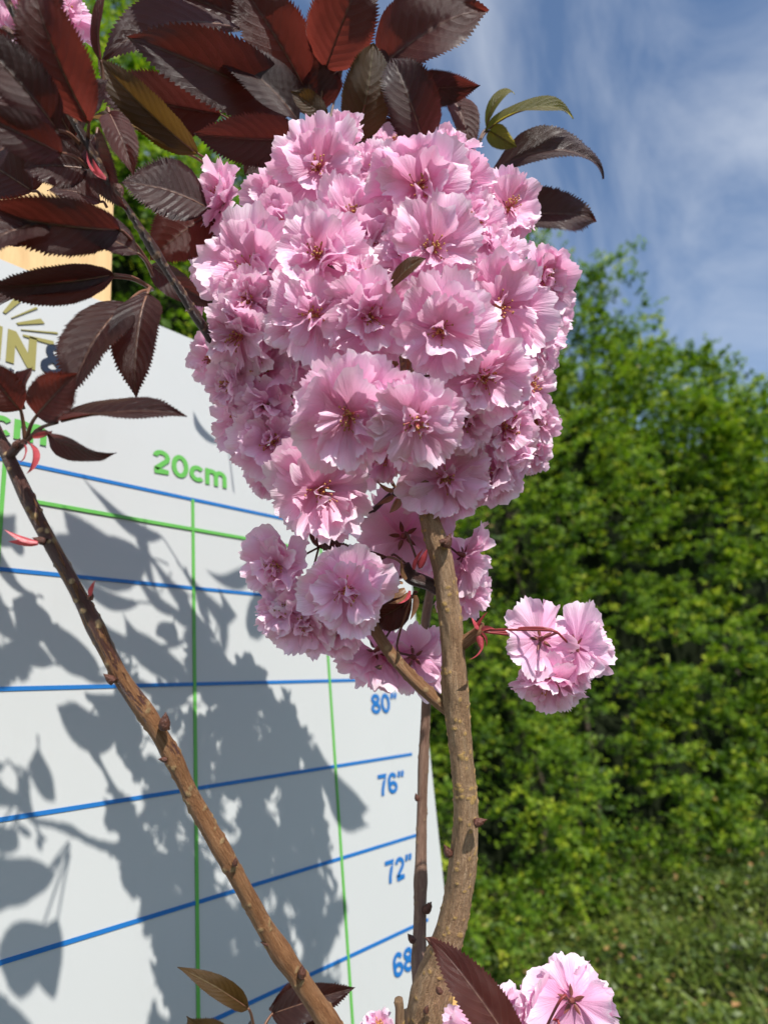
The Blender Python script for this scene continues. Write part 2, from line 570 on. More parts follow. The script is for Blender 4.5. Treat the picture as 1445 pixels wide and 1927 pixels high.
def hedge_top(s):
    P = np.stack([s * 0.55, s * 0, s * 0], 1)
    P2 = np.stack([s * 1.9, s * 0 + 7, s * 0], 1)
    return 8.35 + 0.45 * vnoise(P, 5) + 0.22 * vnoise(P2, 6) - 0.25 + 1.1 * np.clip((8.0 - s) / 3.0, 0, 1)


def leaf_cards(C, D, Nn, size, r):
    """folded pointed leaves: centre C, direction D, normal Nn, size, rnd -> V, F, rnd (6 verts, 4 tris each)"""
    n = len(C)
    D = D / (np.linalg.norm(D, axis=1)[:, None] + 1e-9)
    B = np.cross(D, Nn)
    B /= np.linalg.norm(B, axis=1)[:, None] + 1e-9
    U = np.cross(B, D)
    s = size[:, None]
    p = [C - D * s * 0.5, C + B * s * 0.33 - D * s * 0.02 + U * s * 0.10, C + D * s * 0.02,
         C - B * s * 0.33 - D * s * 0.02 + U * s * 0.10, C + D * s * 0.5 - U * s * 0.06]
    V = np.stack(p, 1).reshape(-1, 3)
    b = np.arange(n)[:, None] * 5
    F = np.concatenate([b + [0, 1, 2], b + [0, 2, 3], b + [1, 4, 2], b + [2, 4, 3]])
    return V, F, np.repeat(r, 5)


def build_hedge():
    hedge = thing('hedge', 'tall overgrown green hedge running behind the white chart board', 'hedge', (4.0, 3.2, 0))
    # leafy sprays: several shoots bunch on one bough end
    nb = 9500
    sb = rng.uniform(2.5, HS[-1] - 3, nb * 5)
    x, y, nx, ny = hedge_front(sb)
    dist = np.hypot(x - CP[0], y - CP[1])
    sb = sb[rng.uniform(0, 1, len(sb)) < np.clip((5.0 / dist) ** 1.1, 0.15, 1)][:nb]
    zb = rng.uniform(0.0, 1.0, len(sb)) ** 1.08 * (hedge_top(sb) - 0.2) + 0.15
    ntop = int(len(sb) * 0.34)
    zb[:ntop] = hedge_top(sb[:ntop]) - rng.uniform(0.0, 2.3, ntop)
    ob = rng.normal(0, 0.16, len(sb)) - rng.exponential(0.10, len(sb))
    pick = rng.integers(0, len(sb), 27000)
    s0 = sb[pick] + rng.normal(0, 0.085, len(pick))
    n = len(s0)
    x, y, nx, ny = hedge_front(s0)
    top = hedge_top(s0)
    z = np.clip(zb[pick] + rng.normal(0, 0.085, n), 0.05, top)
    lump = vnoise(np.stack([s0 * 0.9, z * 0.9, s0 * 0], 1), 21) * 0.40 + vnoise(np.stack([s0 * 2.0, z * 2.0, s0 * 0 + 3], 1), 22) * 0.62
    rim = np.clip((z - (top - 1.4)) / 1.4, 0, 1)
    out = lump - 0.8 * rim ** 2 - 0.10 * np.clip((0.9 - z) / 0.9, 0, 1) + ob[pick]
    depth = rng.exponential(0.07, n)
    deep = rng.uniform(0, 1, n) < 0.75 * np.clip((z - (top - 2.6)) / 1.2, 0, 1)
    out = np.where(deep, out - rng.uniform(0, 2.4, n), out - depth)
    out = out + 0.45 * np.clip((1.5 - z) / 1.5, 0, 1)
    P = np.stack([x + nx * out, y + ny * out, z], 1)
    up = np.stack([nx * (0.9 - 0.6 * rim), ny * (0.9 - 0.6 * rim), 0.45 + 1.0 * rim], 1)
    # whippy shoots sticking up along the top
    m = 240
    s1 = rng.uniform(3, HS[-1] - 4, m)
    x1, y1, nx1, ny1 = hedge_front(s1)
    gate = vnoise(np.stack([s1 * 1.7, s1 * 0, s1 * 0], 1), 33)
    b1 = rng.uniform(-0.9, 0.1, m)
    P1 = np.stack([x1 - nx1 * (0.6 - b1 * 0.3), y1 - ny1 * (0.6 - b1 * 0.3), hedge_top(s1) - 0.15 + np.clip(gate, 0, 1) * rng.uniform(0, 1.1, m)], 1)
    U1 = np.stack([rng.normal(0, 0.25, m), rng.normal(0, 0.25, m), np.ones(m)], 1)
    P = np.vstack([P, P1])
    up = np.vstack([up, U1])
    n = len(P)
    d = up + rng.normal(0, 0.45, (n, 3))
    d /= np.linalg.norm(d, axis=1)[:, None]
    length = rng.uniform(0.12, 0.30, n)
    length[-m:] = rng.uniform(0.25, 0.6, m)
    k = 12
    t = np.tile(np.linspace(0, 1, k), n)
    Pr = np.repeat(P, k, 0)
    dr = np.repeat(d, k, 0)
    lr = np.repeat(length, k)
    side = np.cross(dr, rng.normal(0, 1, (n * k, 3)))
    side /= np.linalg.norm(side, axis=1)[:, None] + 1e-9
    droop = np.array([0, 0, -1.0]) * (t ** 2 * lr * 0.25)[:, None]
    C = Pr + dr * (t * lr)[:, None] + droop + side * rng.uniform(0.012, 0.045, n * k)[:, None]
    D = side + 0.7 * dr + np.array([0, 0, -0.15])
    Nn = np.array([-0.1, -0.55, 0.75]) + 0.35 * dr + rng.normal(0, 0.42, (n * k, 3))
    dist = np.hypot(C[:, 0] - CP[0], C[:, 1] - CP[1])
    size = rng.uniform(0.040, 0.075, n * k) * (1 - 0.35 * t) * np.clip(dist / 6.5, 1, 1.8)
    hue = np.repeat(np.clip(rng.normal(0.40, 0.24, n), 0, 0.93), k)
    r = np.clip(hue + 0.22 * (t - 0.5) + rng.normal(0, 0.10, n * k), 0, 0.94)
    r[rng.uniform(0, 1, n * k) < 0.004] = 1.0
    V, F, R = leaf_cards(C, D, Nn, size, r)
    fo = mesh_obj('foliage', V, F, M_HEDGE, hedge, attrs={'rnd': R}, smooth=False)
    fo['kind'] = 'stuff'
    # woody stems
    a = Acc()
    for i in range(9):
        s = rng.uniform(3, HS[-1] - 6)
        x, y, nx, ny = [float(q[0]) for q in hedge_front(np.array([s]))]
        b = rng.uniform(1.0, 1.4)
        base = np.array([x - nx * b, y - ny * b, -0.05])
        pts = [base]
        h = rng.uniform(3.8, 6.4)
        for j in range(1, 5):
            pts.append(base + np.array([rng.normal(0, 0.16) * j, rng.normal(0, 0.10) * j - 0.02 * j, h * j / 4]))
        path = spline(pts, 14)
        V, F, UV = tube(path, np.linspace(rng.uniform(0.03, 0.07), 0.012, 14), 6)
        a.add(V, F, UV)
        for q in range(3):
            p0 = path[rng.integers(4, 11)]
            p1 = p0 + np.array([rng.normal(0, 0.35), -rng.uniform(0.0, 0.3), rng.uniform(0.2, 0.9)])
            V, F, UV = tube(spline([p0, (p0 + p1) / 2 + rng.normal(0, 0.06, 3), p1], 6), np.linspace(0.014, 0.004, 6), 5)
            a.add(V, F, UV)
    st = a.obj('woody_stems', M_TWIG, hedge)
    st['kind'] = 'stuff'
    # filler hull within the hedge, its inner shade painted as near-black
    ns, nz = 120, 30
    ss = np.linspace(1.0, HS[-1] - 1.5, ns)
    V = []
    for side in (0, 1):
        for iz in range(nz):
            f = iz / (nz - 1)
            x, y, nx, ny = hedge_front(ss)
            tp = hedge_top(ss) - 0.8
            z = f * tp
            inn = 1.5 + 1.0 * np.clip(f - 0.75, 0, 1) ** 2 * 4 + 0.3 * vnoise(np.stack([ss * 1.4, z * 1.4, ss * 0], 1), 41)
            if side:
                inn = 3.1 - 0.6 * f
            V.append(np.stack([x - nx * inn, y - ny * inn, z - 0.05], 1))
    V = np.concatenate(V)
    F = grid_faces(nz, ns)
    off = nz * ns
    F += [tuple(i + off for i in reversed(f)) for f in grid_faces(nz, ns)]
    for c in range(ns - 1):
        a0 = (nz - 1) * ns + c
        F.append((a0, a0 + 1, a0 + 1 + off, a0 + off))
    co = mesh_obj('core_shade_hull', V, F, M_CORE_SHADE, hedge)
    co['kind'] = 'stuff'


build_hedge()


def build_ground_cover():
    n = 62000
    # between the chart board and the hedge foot, denser towards the hedge
    s = rng.uniform(3.5, HS[-1] - 6, n)
    x, y, nx, ny = hedge_front(s)
    o = rng.uniform(-0.9, 3.2, n) * np.clip(rng.uniform(0.4, 1.2, n), 0, 1)
    P = np.stack([x + nx * o, y + ny * o, s * 0], 1)
    ok = ~((np.abs(P[:, 1]) < 0.25) & (P[:, 0] < 1.0))
    P = P[ok]
    o = o[ok]
    n = len(P)
    hgt = np.clip(0.16 + 0.22 * vnoise(np.stack([P[:, 0] * 1.3, P[:, 1] * 1.1, P[:, 0] * 0], 1), 51)
                  + 0.08 * vnoise(np.stack([P[:, 0] * 3.3, P[:, 1] * 3.3, P[:, 0] * 0], 1), 52), 0.03, 1) + np.clip(0.2 - o, 0, 1.2) * 0.2
    P[:, 2] = hgt * rng.uniform(0.25, 1.0, n) ** 0.6
    D = rng.normal(0, 1, (n, 3)) * [1, 1, 0.5]
    Nn = np.array([0, -0.25, 1.0]) + rng.normal(0, 0.5, (n, 3))
    size = rng.uniform(0.03, 0.075, n)
    r = np.clip(0.42 + 0.26 * vnoise(P * 1.6, 55) + rng.normal(0, 0.18, n), 0, 0.90)
    r[rng.uniform(0, 1, n) < 0.02] = 1.0
    V, F, R = leaf_cards(P, D, Nn, size, r)
    # grass blades among the leaves
    m = 6000
    s = rng.uniform(3.5, HS[-1] - 6, m)
    x, y, nx, ny = hedge_front(s)
    o = rng.uniform(-0.3, 3.4, m)
    B = np.stack([x + nx * o, y + ny * o, s * 0], 1)
    B = B[~((np.abs(B[:, 1]) < 0.25) & (B[:, 0] < 1.0))]
    m = len(B)
    h = rng.uniform(0.12, 0.38, m)[:, None]
    lean = rng.normal(0, 0.3, (m, 3)) * [1, 1, 0] + [0, 0, 1]
    w = np.cross(lean, rng.normal(0, 1, (m, 3)))
    w /= np.linalg.norm(w, axis=1)[:, None]
    w *= 0.006
    V2 = np.stack([B - w, B + w, B + lean * h * 0.6 + w * 0.7, B + lean * h * 0.6 - w * 0.7, B + lean * h + (lean - [0, 0, 1]) * h * 0.6], 1).reshape(-1, 3)
    b = np.arange(m)[:, None] * 5 + len(V)
    F2 = np.concatenate([b + [0, 1, 2], b + [0, 2, 3], b + [3, 2, 4]])
    R2 = np.repeat(np.clip(rng.normal(0.6, 0.15, m), 0, 0.92), 5)
    g = mesh_obj('ground_cover', np.vstack([V, V2]), np.vstack([F, F2]), M_IVY, attrs={'rnd': np.concatenate([R, R2])}, smooth=False)
    g['kind'] = 'stuff'
    g['label'] = 'low ivy, grass and weeds at the foot of the hedge'
    g['category'] = 'ground cover'


build_ground_cover()


# ------------------------------------------------------------------ chart board
def box_mesh(x0, x1, y0, y1, z0, z1):
    V = [(x, y, z) for x in (x0, x1) for y in (y0, y1) for z in (z0, z1)]
    F = [(0, 1, 3, 2), (4, 6, 7, 5), (0, 4, 5, 1), (2, 3, 7, 6), (0, 2, 6, 4), (1, 5, 7, 3)]
    return V, F


BL, BR, BT = -0.826, 0.394, 2.442
chart = thing('height_chart_board', 'white height chart board with blue and green lines behind the blossom', 'chart board', (0, 0.006, 0))
V, F = box_mesh(BL, BR, 0.0, 0.010, 0.02, BT)
mesh_obj('panel', V, F, M_BOARD, chart, smooth=False)


def strip(name, x0, z0, x1, z1, w, mat, y=-0.0008):
    V, F = box_mesh(min(x0, x1) - (w / 2 if x0 == x1 else 0), max(x0, x1) + (w / 2 if x0 == x1 else 0), y, -0.0001,
                    min(z0, z1) - (w / 2 if z0 == z1 else 0), max(z0, z1) + (w / 2 if z0 == z1 else 0))
    return mesh_obj(name, V, F, mat, chart, smooth=False)


INCH = 0.0254
for k in (88, 84, 80, 76, 72, 68, 64, 60):
    strip('blue_line', -0.62, k * INCH, 0.352 if k < 88 else 0.36, k * INCH, 0.0037, M_BLUE, -0.0008)
for x in (-0.40, -0.20, 0.0, 0.20):
    strip('green_line', x, 1.2, x, 88 * INCH, 0.0036, M_GREEN, -0.0012)
strip('green_line', -0.184, 2.20, 0.166, 2.20, 0.0036, M_GREEN, -0.0016)


def lettering(name, body, x, z, height, mat, width=None, align='LEFT', bold=0.0, y=-0.0012):
    cu = bpy.data.curves.new(name, 'FONT')
    cu.body = body
    cu.size = 1.0
    cu.offset = bold
    cu.resolution_u = 6
    ob = bpy.data.objects.new(name, cu)
    COL.objects.link(ob)
    dg = bpy.context.evaluated_depsgraph_get()
    me = bpy.data.meshes.new_from_object(ob.evaluated_get(dg))
    bpy.data.objects.remove(ob)
    co = np.empty(len(me.vertices) * 3)
    me.vertices.foreach_get('co', co)
    co = co.reshape(-1, 3)
    lo, hi = co.min(0), co.max(0)
    sc = height / (hi[1] - lo[1])
    sx = sc if width is None else width / (hi[0] - lo[0])
    X = (co[:, 0] - lo[0]) * sx
    if align == 'CENTER':
        X -= X.max() / 2
    Z = (co[:, 1] - lo[1]) * sc
    me.vertices.foreach_set('co', np.stack([x + X, np.full(len(X), y), z + Z], 1).ravel())
    me.materials.clear()
    me.materials.append(mat)
    me.update()
    o = bpy.data.objects.new(name, me)
    COL.objects.link(o)
    o.parent = chart
    o.matrix_parent_inverse = parent_inv(chart)
    return o


def arc(cx, cz, rx, rz, a0, a1, n=22):
    return [(cx + rx * math.cos(math.radians(a0 + (a1 - a0) * i / n)), cz + rz * math.sin(math.radians(a0 + (a1 - a0) * i / n))) for i in range(n + 1)]


GLYPH = {  # advance width, list of strokes on a unit-high body
    '0': (0.72, [arc(.35, .5, .245, .405, 0, 360, 36)]),
    '2': (0.72, [arc(.34, .69, .235, .215, 175, -38) + [(.12, .16), (.10, .095), (.62, .095)]]),
    '4': (0.72, [[(.46, .97), (.08, .32), (.08, .285), (.68, .285)], [(.47, 1.0), (.47, 0.0)]]),
    '6': (0.72, [arc(.36, .30, .245, .205, 0, 360, 30), [(.60, .74)] + arc(.37, .60, .265, .305, 55, 180, 14) + [(.105, .42), (.12, .28)]]),
    '7': (0.72, [[(.04, .905), (.62, .905), (.46, .62), (.34, .30), (.30, 0.0)]]),
    '8': (0.72, [arc(.35, .285, .25, .19, 0, 360, 30), arc(.35, .735, .215, .17, 0, 360, 30)]),
    'c': (0.66, [arc(.34, .365, .24, .27, 42, 318, 26)]),
    'm': (1.06, [[(.10, 0.0), (.10, .73)], arc(.285, .44, .19, .195, 168, 0, 14) + [(.475, 0.0)], arc(.665, .44, .19, .195, 168, 0, 14) + [(.855, 0.0)]]),
    '\u201d': (0.60, [[(.16, 1.0), (.17, .88), (.10, .72)], [(.42, 1.0), (.43, .88), (.36, .72)]]),
}


def lettering_strokes(name, body, x, z, height, width, mat, stroke=0.185, y=-0.0012):
    adv = sum(GLYPH[c][0] for c in body)
    sx = width / adv
    a = Acc()
    pen = 0.0
    lay = 0
    for ch in body:
        w, strokes = GLYPH[ch]
        for st in strokes:
            P = np.array(st)
            closed = np.linalg.norm(P[0] - P[-1]) < 1e-6
            n = len(P)
            T = np.gradient(P, axis=0)
            if closed:
                T[0] = T[-1] = P[1] - P[-2]
            T = T / (np.linalg.norm(T, axis=1)[:, None] + 1e-9)
            # miter at sharp corners
            N = np.stack([-T[:, 1], T[:, 0]], 1)
            k = np.ones(n)
            for i in range(1, n - 1):
                d0 = P[i] - P[i - 1]
                d0 = d0 / (np.linalg.norm(d0) + 1e-9)
                n0 = np.array([-d0[1], d0[0]])
                k[i] = min(1.5, 1 / max(0.4, float(n0 @ N[i])))
            h = stroke / 2
            A, B = P + N * (h * k)[:, None], P - N * (h * k)[:, None]
            Q = np.concatenate([A, B])
            yy = y - 0.00006 * lay
            lay += 1
            V = np.stack([x + (pen + Q[:, 0]) * sx, np.full(len(Q), yy), z + Q[:, 1] * height], 1)
            a.add(V, [(i, i + 1, n + i + 1, n + i) for i in range(n - 1)])
        pen += w
    return a.obj(name, mat, chart, smooth=False)


for k in (80, 76, 72, 68, 64):
    zt = k * INCH - 0.0185
    lettering_strokes('inch_lettering', str(k) + '\u201d', 0.2745, zt - 0.0260, 0.0260, 0.0570, M_BLUE)
for body, x, w in (('0cm', -0.20, 0.078), ('20cm', 0.0, 0.102), ('40cm', 0.20, 0.102)):
    lettering_strokes('centimetre_lettering', body, x - w / 2, 2.2575, 0.0272, w, M_GREEN)
strip('green_line', 0.166, 2.195, 0.166, 2.222, 0.0036, M_GREEN, -0.0020)


def poly(name, pts, mat, y=-0.0012):
    n = len(pts)
    V = [(p[0], y, p[1]) for p in pts] + [(p[0], -0.0001, p[1]) for p in pts]
    F = [tuple(range(n))] + [(i, (i + 1) % n, n + (i + 1) % n, n + i) for i in range(n)]
    return mesh_obj(name, V, F, mat, chart, smooth=False)


def cap_n(x, z, w, h):
    s = w * 0.27
    poly('logo_letter', [(x, z), (x + s, z), (x + s, z + h * 0.56), (x + w - s, z), (x + w, z), (x + w, z + h), (x + w - s, z + h),
                         (x + w - s, z + h * 0.44), (x + s, z + h), (x, z + h)], M_GOLD)


cap_n(-0.2060, 2.3335, 0.0270, 0.0350)
cap_n(-0.2380, 2.3335, 0.0270, 0.0350)
lettering('logo_ampersand', '&', -0.1745, 2.3335, 0.0355, M_NAVY, 0.034, bold=0.02)
lettering('logo_small_lettering', 'te', -0.2035, 2.3175, 0.0115, M_NAVY, 0.0135, bold=0.0)
for i in range(12):
    a = math.radians(8 + i * 15.0)
    da = math.radians(3.2 if i % 2 == 0 else 1.0)
    cx, cz = -0.222, 2.364
    r0, r1 = 0.030, (0.060 if i % 2 == 0 else 0.068)
    pts = [(cx + r * math.cos(b) * 1.0, cz + r * math.sin(b) * 0.72) for r, b in
           ((r0, a - da * 0.8), (r1, a - da), (r1, a + da), (r0, a + da * 0.8))]
    poly('logo_ray', pts, M_GOLD)

ply = thing('plywood_sheet', 'bare tan plywood sheet standing up behind the white chart board', 'plywood', (-0.45, 0.03, 0))
V, F = box_mesh(-0.75, -0.096, 0.014, 0.032, 0.0, 2.615)
mesh_obj('sheet', V, F, M_PLY, ply, smooth=False)
for x in (-0.70, -0.16):
    V, F = box_mesh(x - 0.02, x + 0.02, 0.0335, 0.0735, 0.0, 2.5)
    mesh_obj('batten', V, F, M_PLY, ply, smooth=False)

# ------------------------------------------------------------------ the cherry tree: wood
TREE_BASE = np.array([at(800, 1900, 0.50)[0], at(800, 1900, 0.50)[1] - 0.02, 0.0])
tree = thing('cherry_tree', 'young cherry tree with double pink blossom and purple leaves before the chart board', 'tree', TREE_BASE)


def limb(name, spec, mat, n, nc, lent=0, bumps=1.0, seed=0, nodes=(), extra=None):
    """spec rows (x, y, depth, diameter in px); nodes: list of (fraction, size) swellings"""
    pts = [np.append(at(x, y, d), w * (0.47 if name == 'trunk' else 0.5) * d / FPX) for x, y, d, w in spec]
    if extra:
        pts = pts + [np.array(e) for e in extra]
    sp = spline(pts, n)
    path, rad = sp[:, :3], sp[:, 3]
    s = np.linspace(0, 1, n)
    for f, a in nodes:
        rad = rad * (1 + a * np.exp(-((s - f) / (6.0 / n + 0.006)) ** 2))
    ang = np.linspace(0, 2 * np.pi, nc, endpoint=False)
    length = np.linalg.norm(np.diff(path, axis=0), axis=1).sum()
    SS, AA = np.meshgrid(s * length, ang, indexing='ij')
    r0 = rad.mean()
    Q = np.stack([np.cos(AA).ravel() * 1.6, np.sin(AA).ravel() * 1.6, SS.ravel() / r0 * 0.45], 1)
    nz = vnoise(Q, seed) * 0.55 + vnoise(Q * [2.4, 2.4, 1.3], seed + 1) * 0.3 + vnoise(Q * [5, 5, 1.2], seed + 2) * 0.22
    R = rad[:, None] * (1 + 0.055 * bumps * nz.reshape(n, nc))
    le = np.zeros((n, nc))
    rg = np.random.default_rng(seed + 100)
    for i in range(lent):
        a0, s0 = rg.uniform(0, 2 * np.pi), rg.uniform(0, length)
        wa, ws = rg.uniform(0.0009, 0.0022), rg.uniform(0.0008, 0.0015)
        i0 = int(s0 / length * (n - 1))
        k = max(3, int(0.005 / (length / n)))
        sl = slice(max(0, i0 - k), i0 + k)
        da = (AA[sl] - a0 + np.pi) % (2 * np.pi) - np.pi
        g = np.exp(-((da * rad[i0] / wa) ** 2 + ((SS[sl] - s0) / ws) ** 2))
        le[sl] = np.maximum(le[sl], g)
    R = R + 0.0008 * le
    V, F, UV = tube(path, R, nc)
    return mesh_obj(name, V, F, mat, tree, UV, {'lent': le.ravel()}), path, rad


low = [np.array([*at(795, 2080, 0.50), 0.0155]), np.array([TREE_BASE[0], TREE_BASE[1], 1.2, 0.018]),
       np.array([TREE_BASE[0], TREE_BASE[1], 0.5, 0.020]), np.array([*TREE_BASE, 0.024])]
stem_spec = [(700, 330, 0.55, 9), (735, 480, 0.535, 14), (758, 640, 0.51, 22), (770, 760, 0.485, 27), (780, 850, 0.465, 31),
             (794, 920, 0.460, 36), (812, 990, 0.458, 39), (832, 1060, 0.458, 43), (846, 1160, 0.46, 46), (853, 1240, 0.462, 47), (858, 1320, 0.463, 49), (868, 1420, 0.465, 47),
             (876, 1520, 0.468, 49), (871, 1620, 0.472, 53), (855, 1720, 0.476, 57), (832, 1800, 0.48, 66), (810, 1880, 0.485, 84), (800, 1970, 0.49, 88)]
limb('trunk', stem_spec, M_BARK, 460, 72, 520, 1.7, 1, [(0.405, 0.05), (0.46, 0.10), (0.60, 0.10), (0.79, 0.06)])
lo = np.array([np.array([*at(798, 1960, 0.489), 88 * 0.47 * 0.489 / FPX])] + low)
lsp = spline(lo, 60)
V, F, UV = tube(lsp[:, :3], lsp[:, 3], 28)
mesh_obj('trunk', V, F, M_BARK, tree, UV, {'lent': np.zeros(len(V))})
# short lower trunk scars
limb('pruned_stub', [(752, 1960, 0.475, 18.7), (752, 1905, 0.474, 17.0), (750, 1880, 0.474, 16.1)], M_BARK, 30, 20, 6, 1.0, 7)
limb('branch', [(856, 1345, 0.468, 27.2), (815, 1312, 0.465, 25.6), (770, 1270, 0.463, 24.0), (728, 1220, 0.465, 22.4), (695, 1165, 0.472, 21.6),
                (660, 1095, 0.485, 20.0), (612, 1000, 0.500, 19.2), (570, 915, 0.512, 18.4), (480, 772, 0.512, 17.6)], M_BARK_TAN, 220, 28, 60, 0.9, 9, [(0.35, 0.12)])
shoot, shoot_path, _ = limb('shoot', [(480, 772, 0.512, 16.3), (440, 706, 0.476, 17.8), (405, 650, 0.440, 17.8), (350, 565, 0.418, 15.5), (290, 470, 0.402, 15.5), (245, 400, 0.389, 12.6), (205, 342, 0.378, 14.1), (160, 262, 0.370, 13.3), (118, 190, 0.362, 13.3), (70, 105, 0.354, 13.3), (28, 28, 0.346, 13.3), (-12, -60, 0.338, 11.8), (-50, -160, 0.33, 8.9)],
                            M_BARK_DARK, 300, 20, 90, 0.7, 12, [(0.33, 0.18), (0.47, 0.35), (0.68, 0.15)])
limb('branch', [(812, 1100, 0.585, 16), (800, 1180, 0.580, 18), (803, 1290, 0.575, 18), (797, 1420, 0.568, 18.5), (793, 1560, 0.560, 20), (791, 1680, 0.548, 23), (789, 1790, 0.528, 25), (790, 1850, 0.512, 28), (800, 1920, 0.495, 34)],
     M_BARK_GREY, 240, 24, 50, 0.8, 15, [(0.45, 0.12), (0.72, 0.18), (0.88, 0.2)])
def LB(y):
    return float(np.interp(y, [700, 1105, 1640, 1935, 2190], [0.345, 0.362, 0.405, 0.445, 0.49]))


limb('branch', [(x, y, LB(y), w * 0.67) for x, y, w in ((-60, 700, 28), (-12, 800, 33), (22, 872, 36), (58, 950, 36), (100, 1030, 40), (142, 1105, 39), (185, 1190, 42), (228, 1275, 44),
                     (282, 1352, 46), (325, 1425, 43), (372, 1520, 44), (438, 1635, 45), (505, 1755, 48), (572, 1855, 54), (625, 1935, 56), (700, 2060, 58), (792, 2190, 62))],
     M_BARK_LEFT, 480, 36, 150, 1.0, 19, [(0.115, 0.14), (0.24, 0.22), (0.33, 0.12), (0.385, 0.20), (0.45, 0.10), (0.49, 0.16), (0.63, 0.20), (0.74, 0.12), (0.80, 0.10)])
limb('spur_twig', [(14, 862, LB(860), 18), (30, 845, LB(845) - .003, 17), (46, 832, LB(832) - .006, 13)], M_BARK_LEFT, 20, 14, 2, 1.6, 44)
limb('spur_twig', [(700, 480, 0.53, 14), (620, 480, 0.50, 10), (560, 470, 0.46, 8)], M_BARK_DARK, 20, 10, 0, 0.8, 30)
limb('spur_twig', [(745, 560, 0.52, 14), (830, 500, 0.50, 10), (900, 470, 0.48, 8)], M_BARK_DARK, 20, 10, 0, 0.8, 31)
limb('spur_twig', [(720, 420, 0.54, 14), (800, 330, 0.53, 11), (870, 290, 0.55, 8), (905, 262, 0.556, 6)], M_BARK_DARK, 30, 10, 0, 0.8, 32)
limb('spur_twig', [(700, 340, 0.55, 12), (650, 260, 0.55, 11), (610, 220, 0.545, 9), (585, 185, 0.54, 6)], M_BARK_DARK, 30, 10, 0, 0.8, 33)
limb('spur_twig', [(835, 1115, 0.462, 22), (805, 1098, 0.462, 26), (772, 1085, 0.462, 28), (762, 1060, 0.462, 16)], M_BARK_DARK, 30, 14, 0, 2.5, 34)
limb('spur_twig', [(800, 945, 0.462, 20), (765, 930, 0.46, 22), (738, 925, 0.459, 16)], M_BARK_DARK, 24, 12, 0, 2.5, 35)
limb('spur_twig', [(860, 1215, 0.462, 30), (882, 1203, 0.458, 24), (900, 1188, 0.455, 22), (904, 1172, 0.454, 14)], M_BARK_TAN, 30, 14, 4, 2.2, 36)
limb('spur_twig', [(575, 915, 0.47, 14), (640, 945, 0.48, 12), (690, 965, 0.48, 11), (735, 930, 0.47, 8)], M_BARK_DARK, 30, 10, 0, 0.8, 37)
limb('twig', [(620, 1990, 0.47, 14), (520, 1960, 0.45, 10), (470, 1925, 0.445, 8)], M_BARK_DARK, 24, 10, 0, 0.8, 38)
limb('twig', [(800, 2040, 0.49, 26), (900, 2010, 0.46, 18), (1000, 1990, 0.44, 12), (1050, 1960, 0.43, 9)], M_BARK_DARK, 30, 12, 0, 0.8, 39)


def leafy_blade(length, width, bend, nv=9, nu=5, cup=0.4):
    """small bract or bud-scale blade along +z, returns V, F"""
    v = np.linspace(0, 1, nv)
    u = np.linspace(-1, 1, nu)
    w = width / 2 * np.interp(v, [0, .2, .4, .65, .85, 1], [.55, .95, 1, .72, .36, .03])
    th = bend * v
    X = np.cumsum(np.sin(th)) * length / nv
    Z = np.cumsum(np.cos(th)) * length / nv
    V = []
    for i in range(nv):
        for q in u:
            V.append((X[i] - cup * w[i] * q * q * math.cos(th[i]), q * w[i], Z[i] + cup * w[i] * q * q * math.sin(th[i])))
    return np.array(V), grid_faces(nv, nu)


def frame(z, x=None):
    z = unit(z)
    x = unit(np.cross([0.3, 0.9, 0.1], z)) if x is None else unit(np.asarray(x, float) - z * (np.asarray(x, float) @ z))
    y = np.cross(z, x)
    return np.stack([x, y, z])


def bud(px, py, d, dx, dy, length_, mat=None, fat=0.32, scales=9, seed=0):
    """a scaly bud rooted at pixel (px, py) pointing along image direction (dx, -dy)"""
    length = 0.85 * length_
    rg = np.random.default_rng(seed + int(px))
    z = unit(CR * dx - CU * dy - CF * 0.15)
    Fm = frame(z)
    a = Acc()
    t = np.linspace(0, 1, 9)
    prof = fat * length * np.array([0.75, 0.95, 1.0, 0.95, 0.82, 0.62, 0.40, 0.2, 0.02])
    path = np.outer(t * length, [0, 0, 1])
    V, F, UV = tube(path, prof, 10, np.array([1.0, 0, 0]))
    a.add(V, F, UV)
    for i in range(scales):
        f = i / scales
        V, F = leafy_blade(length * 0.42, fat * length * 1.5, -0.5, 6, 5, 0.5)
        ph = i * 2.4 + rg.uniform(-0.3, 0.3)
        c, s = math.cos(ph), math.sin(ph)
        V = V + [fat * length * (1.02 - 0.55 * f * f), 0, length * 0.62 * f - 0.001]
        V = np.stack([V[:, 0] * c - V[:, 1] * s, V[:, 0] * s + V[:, 1] * c, V[:, 2]], 1)
        a.add(V, F)
    for i in range(len(a.V)):
        a.V[i] = a.V[i] @ Fm + at(px, py, d)
    return a.obj('bud', mat or M_BUD, tree)


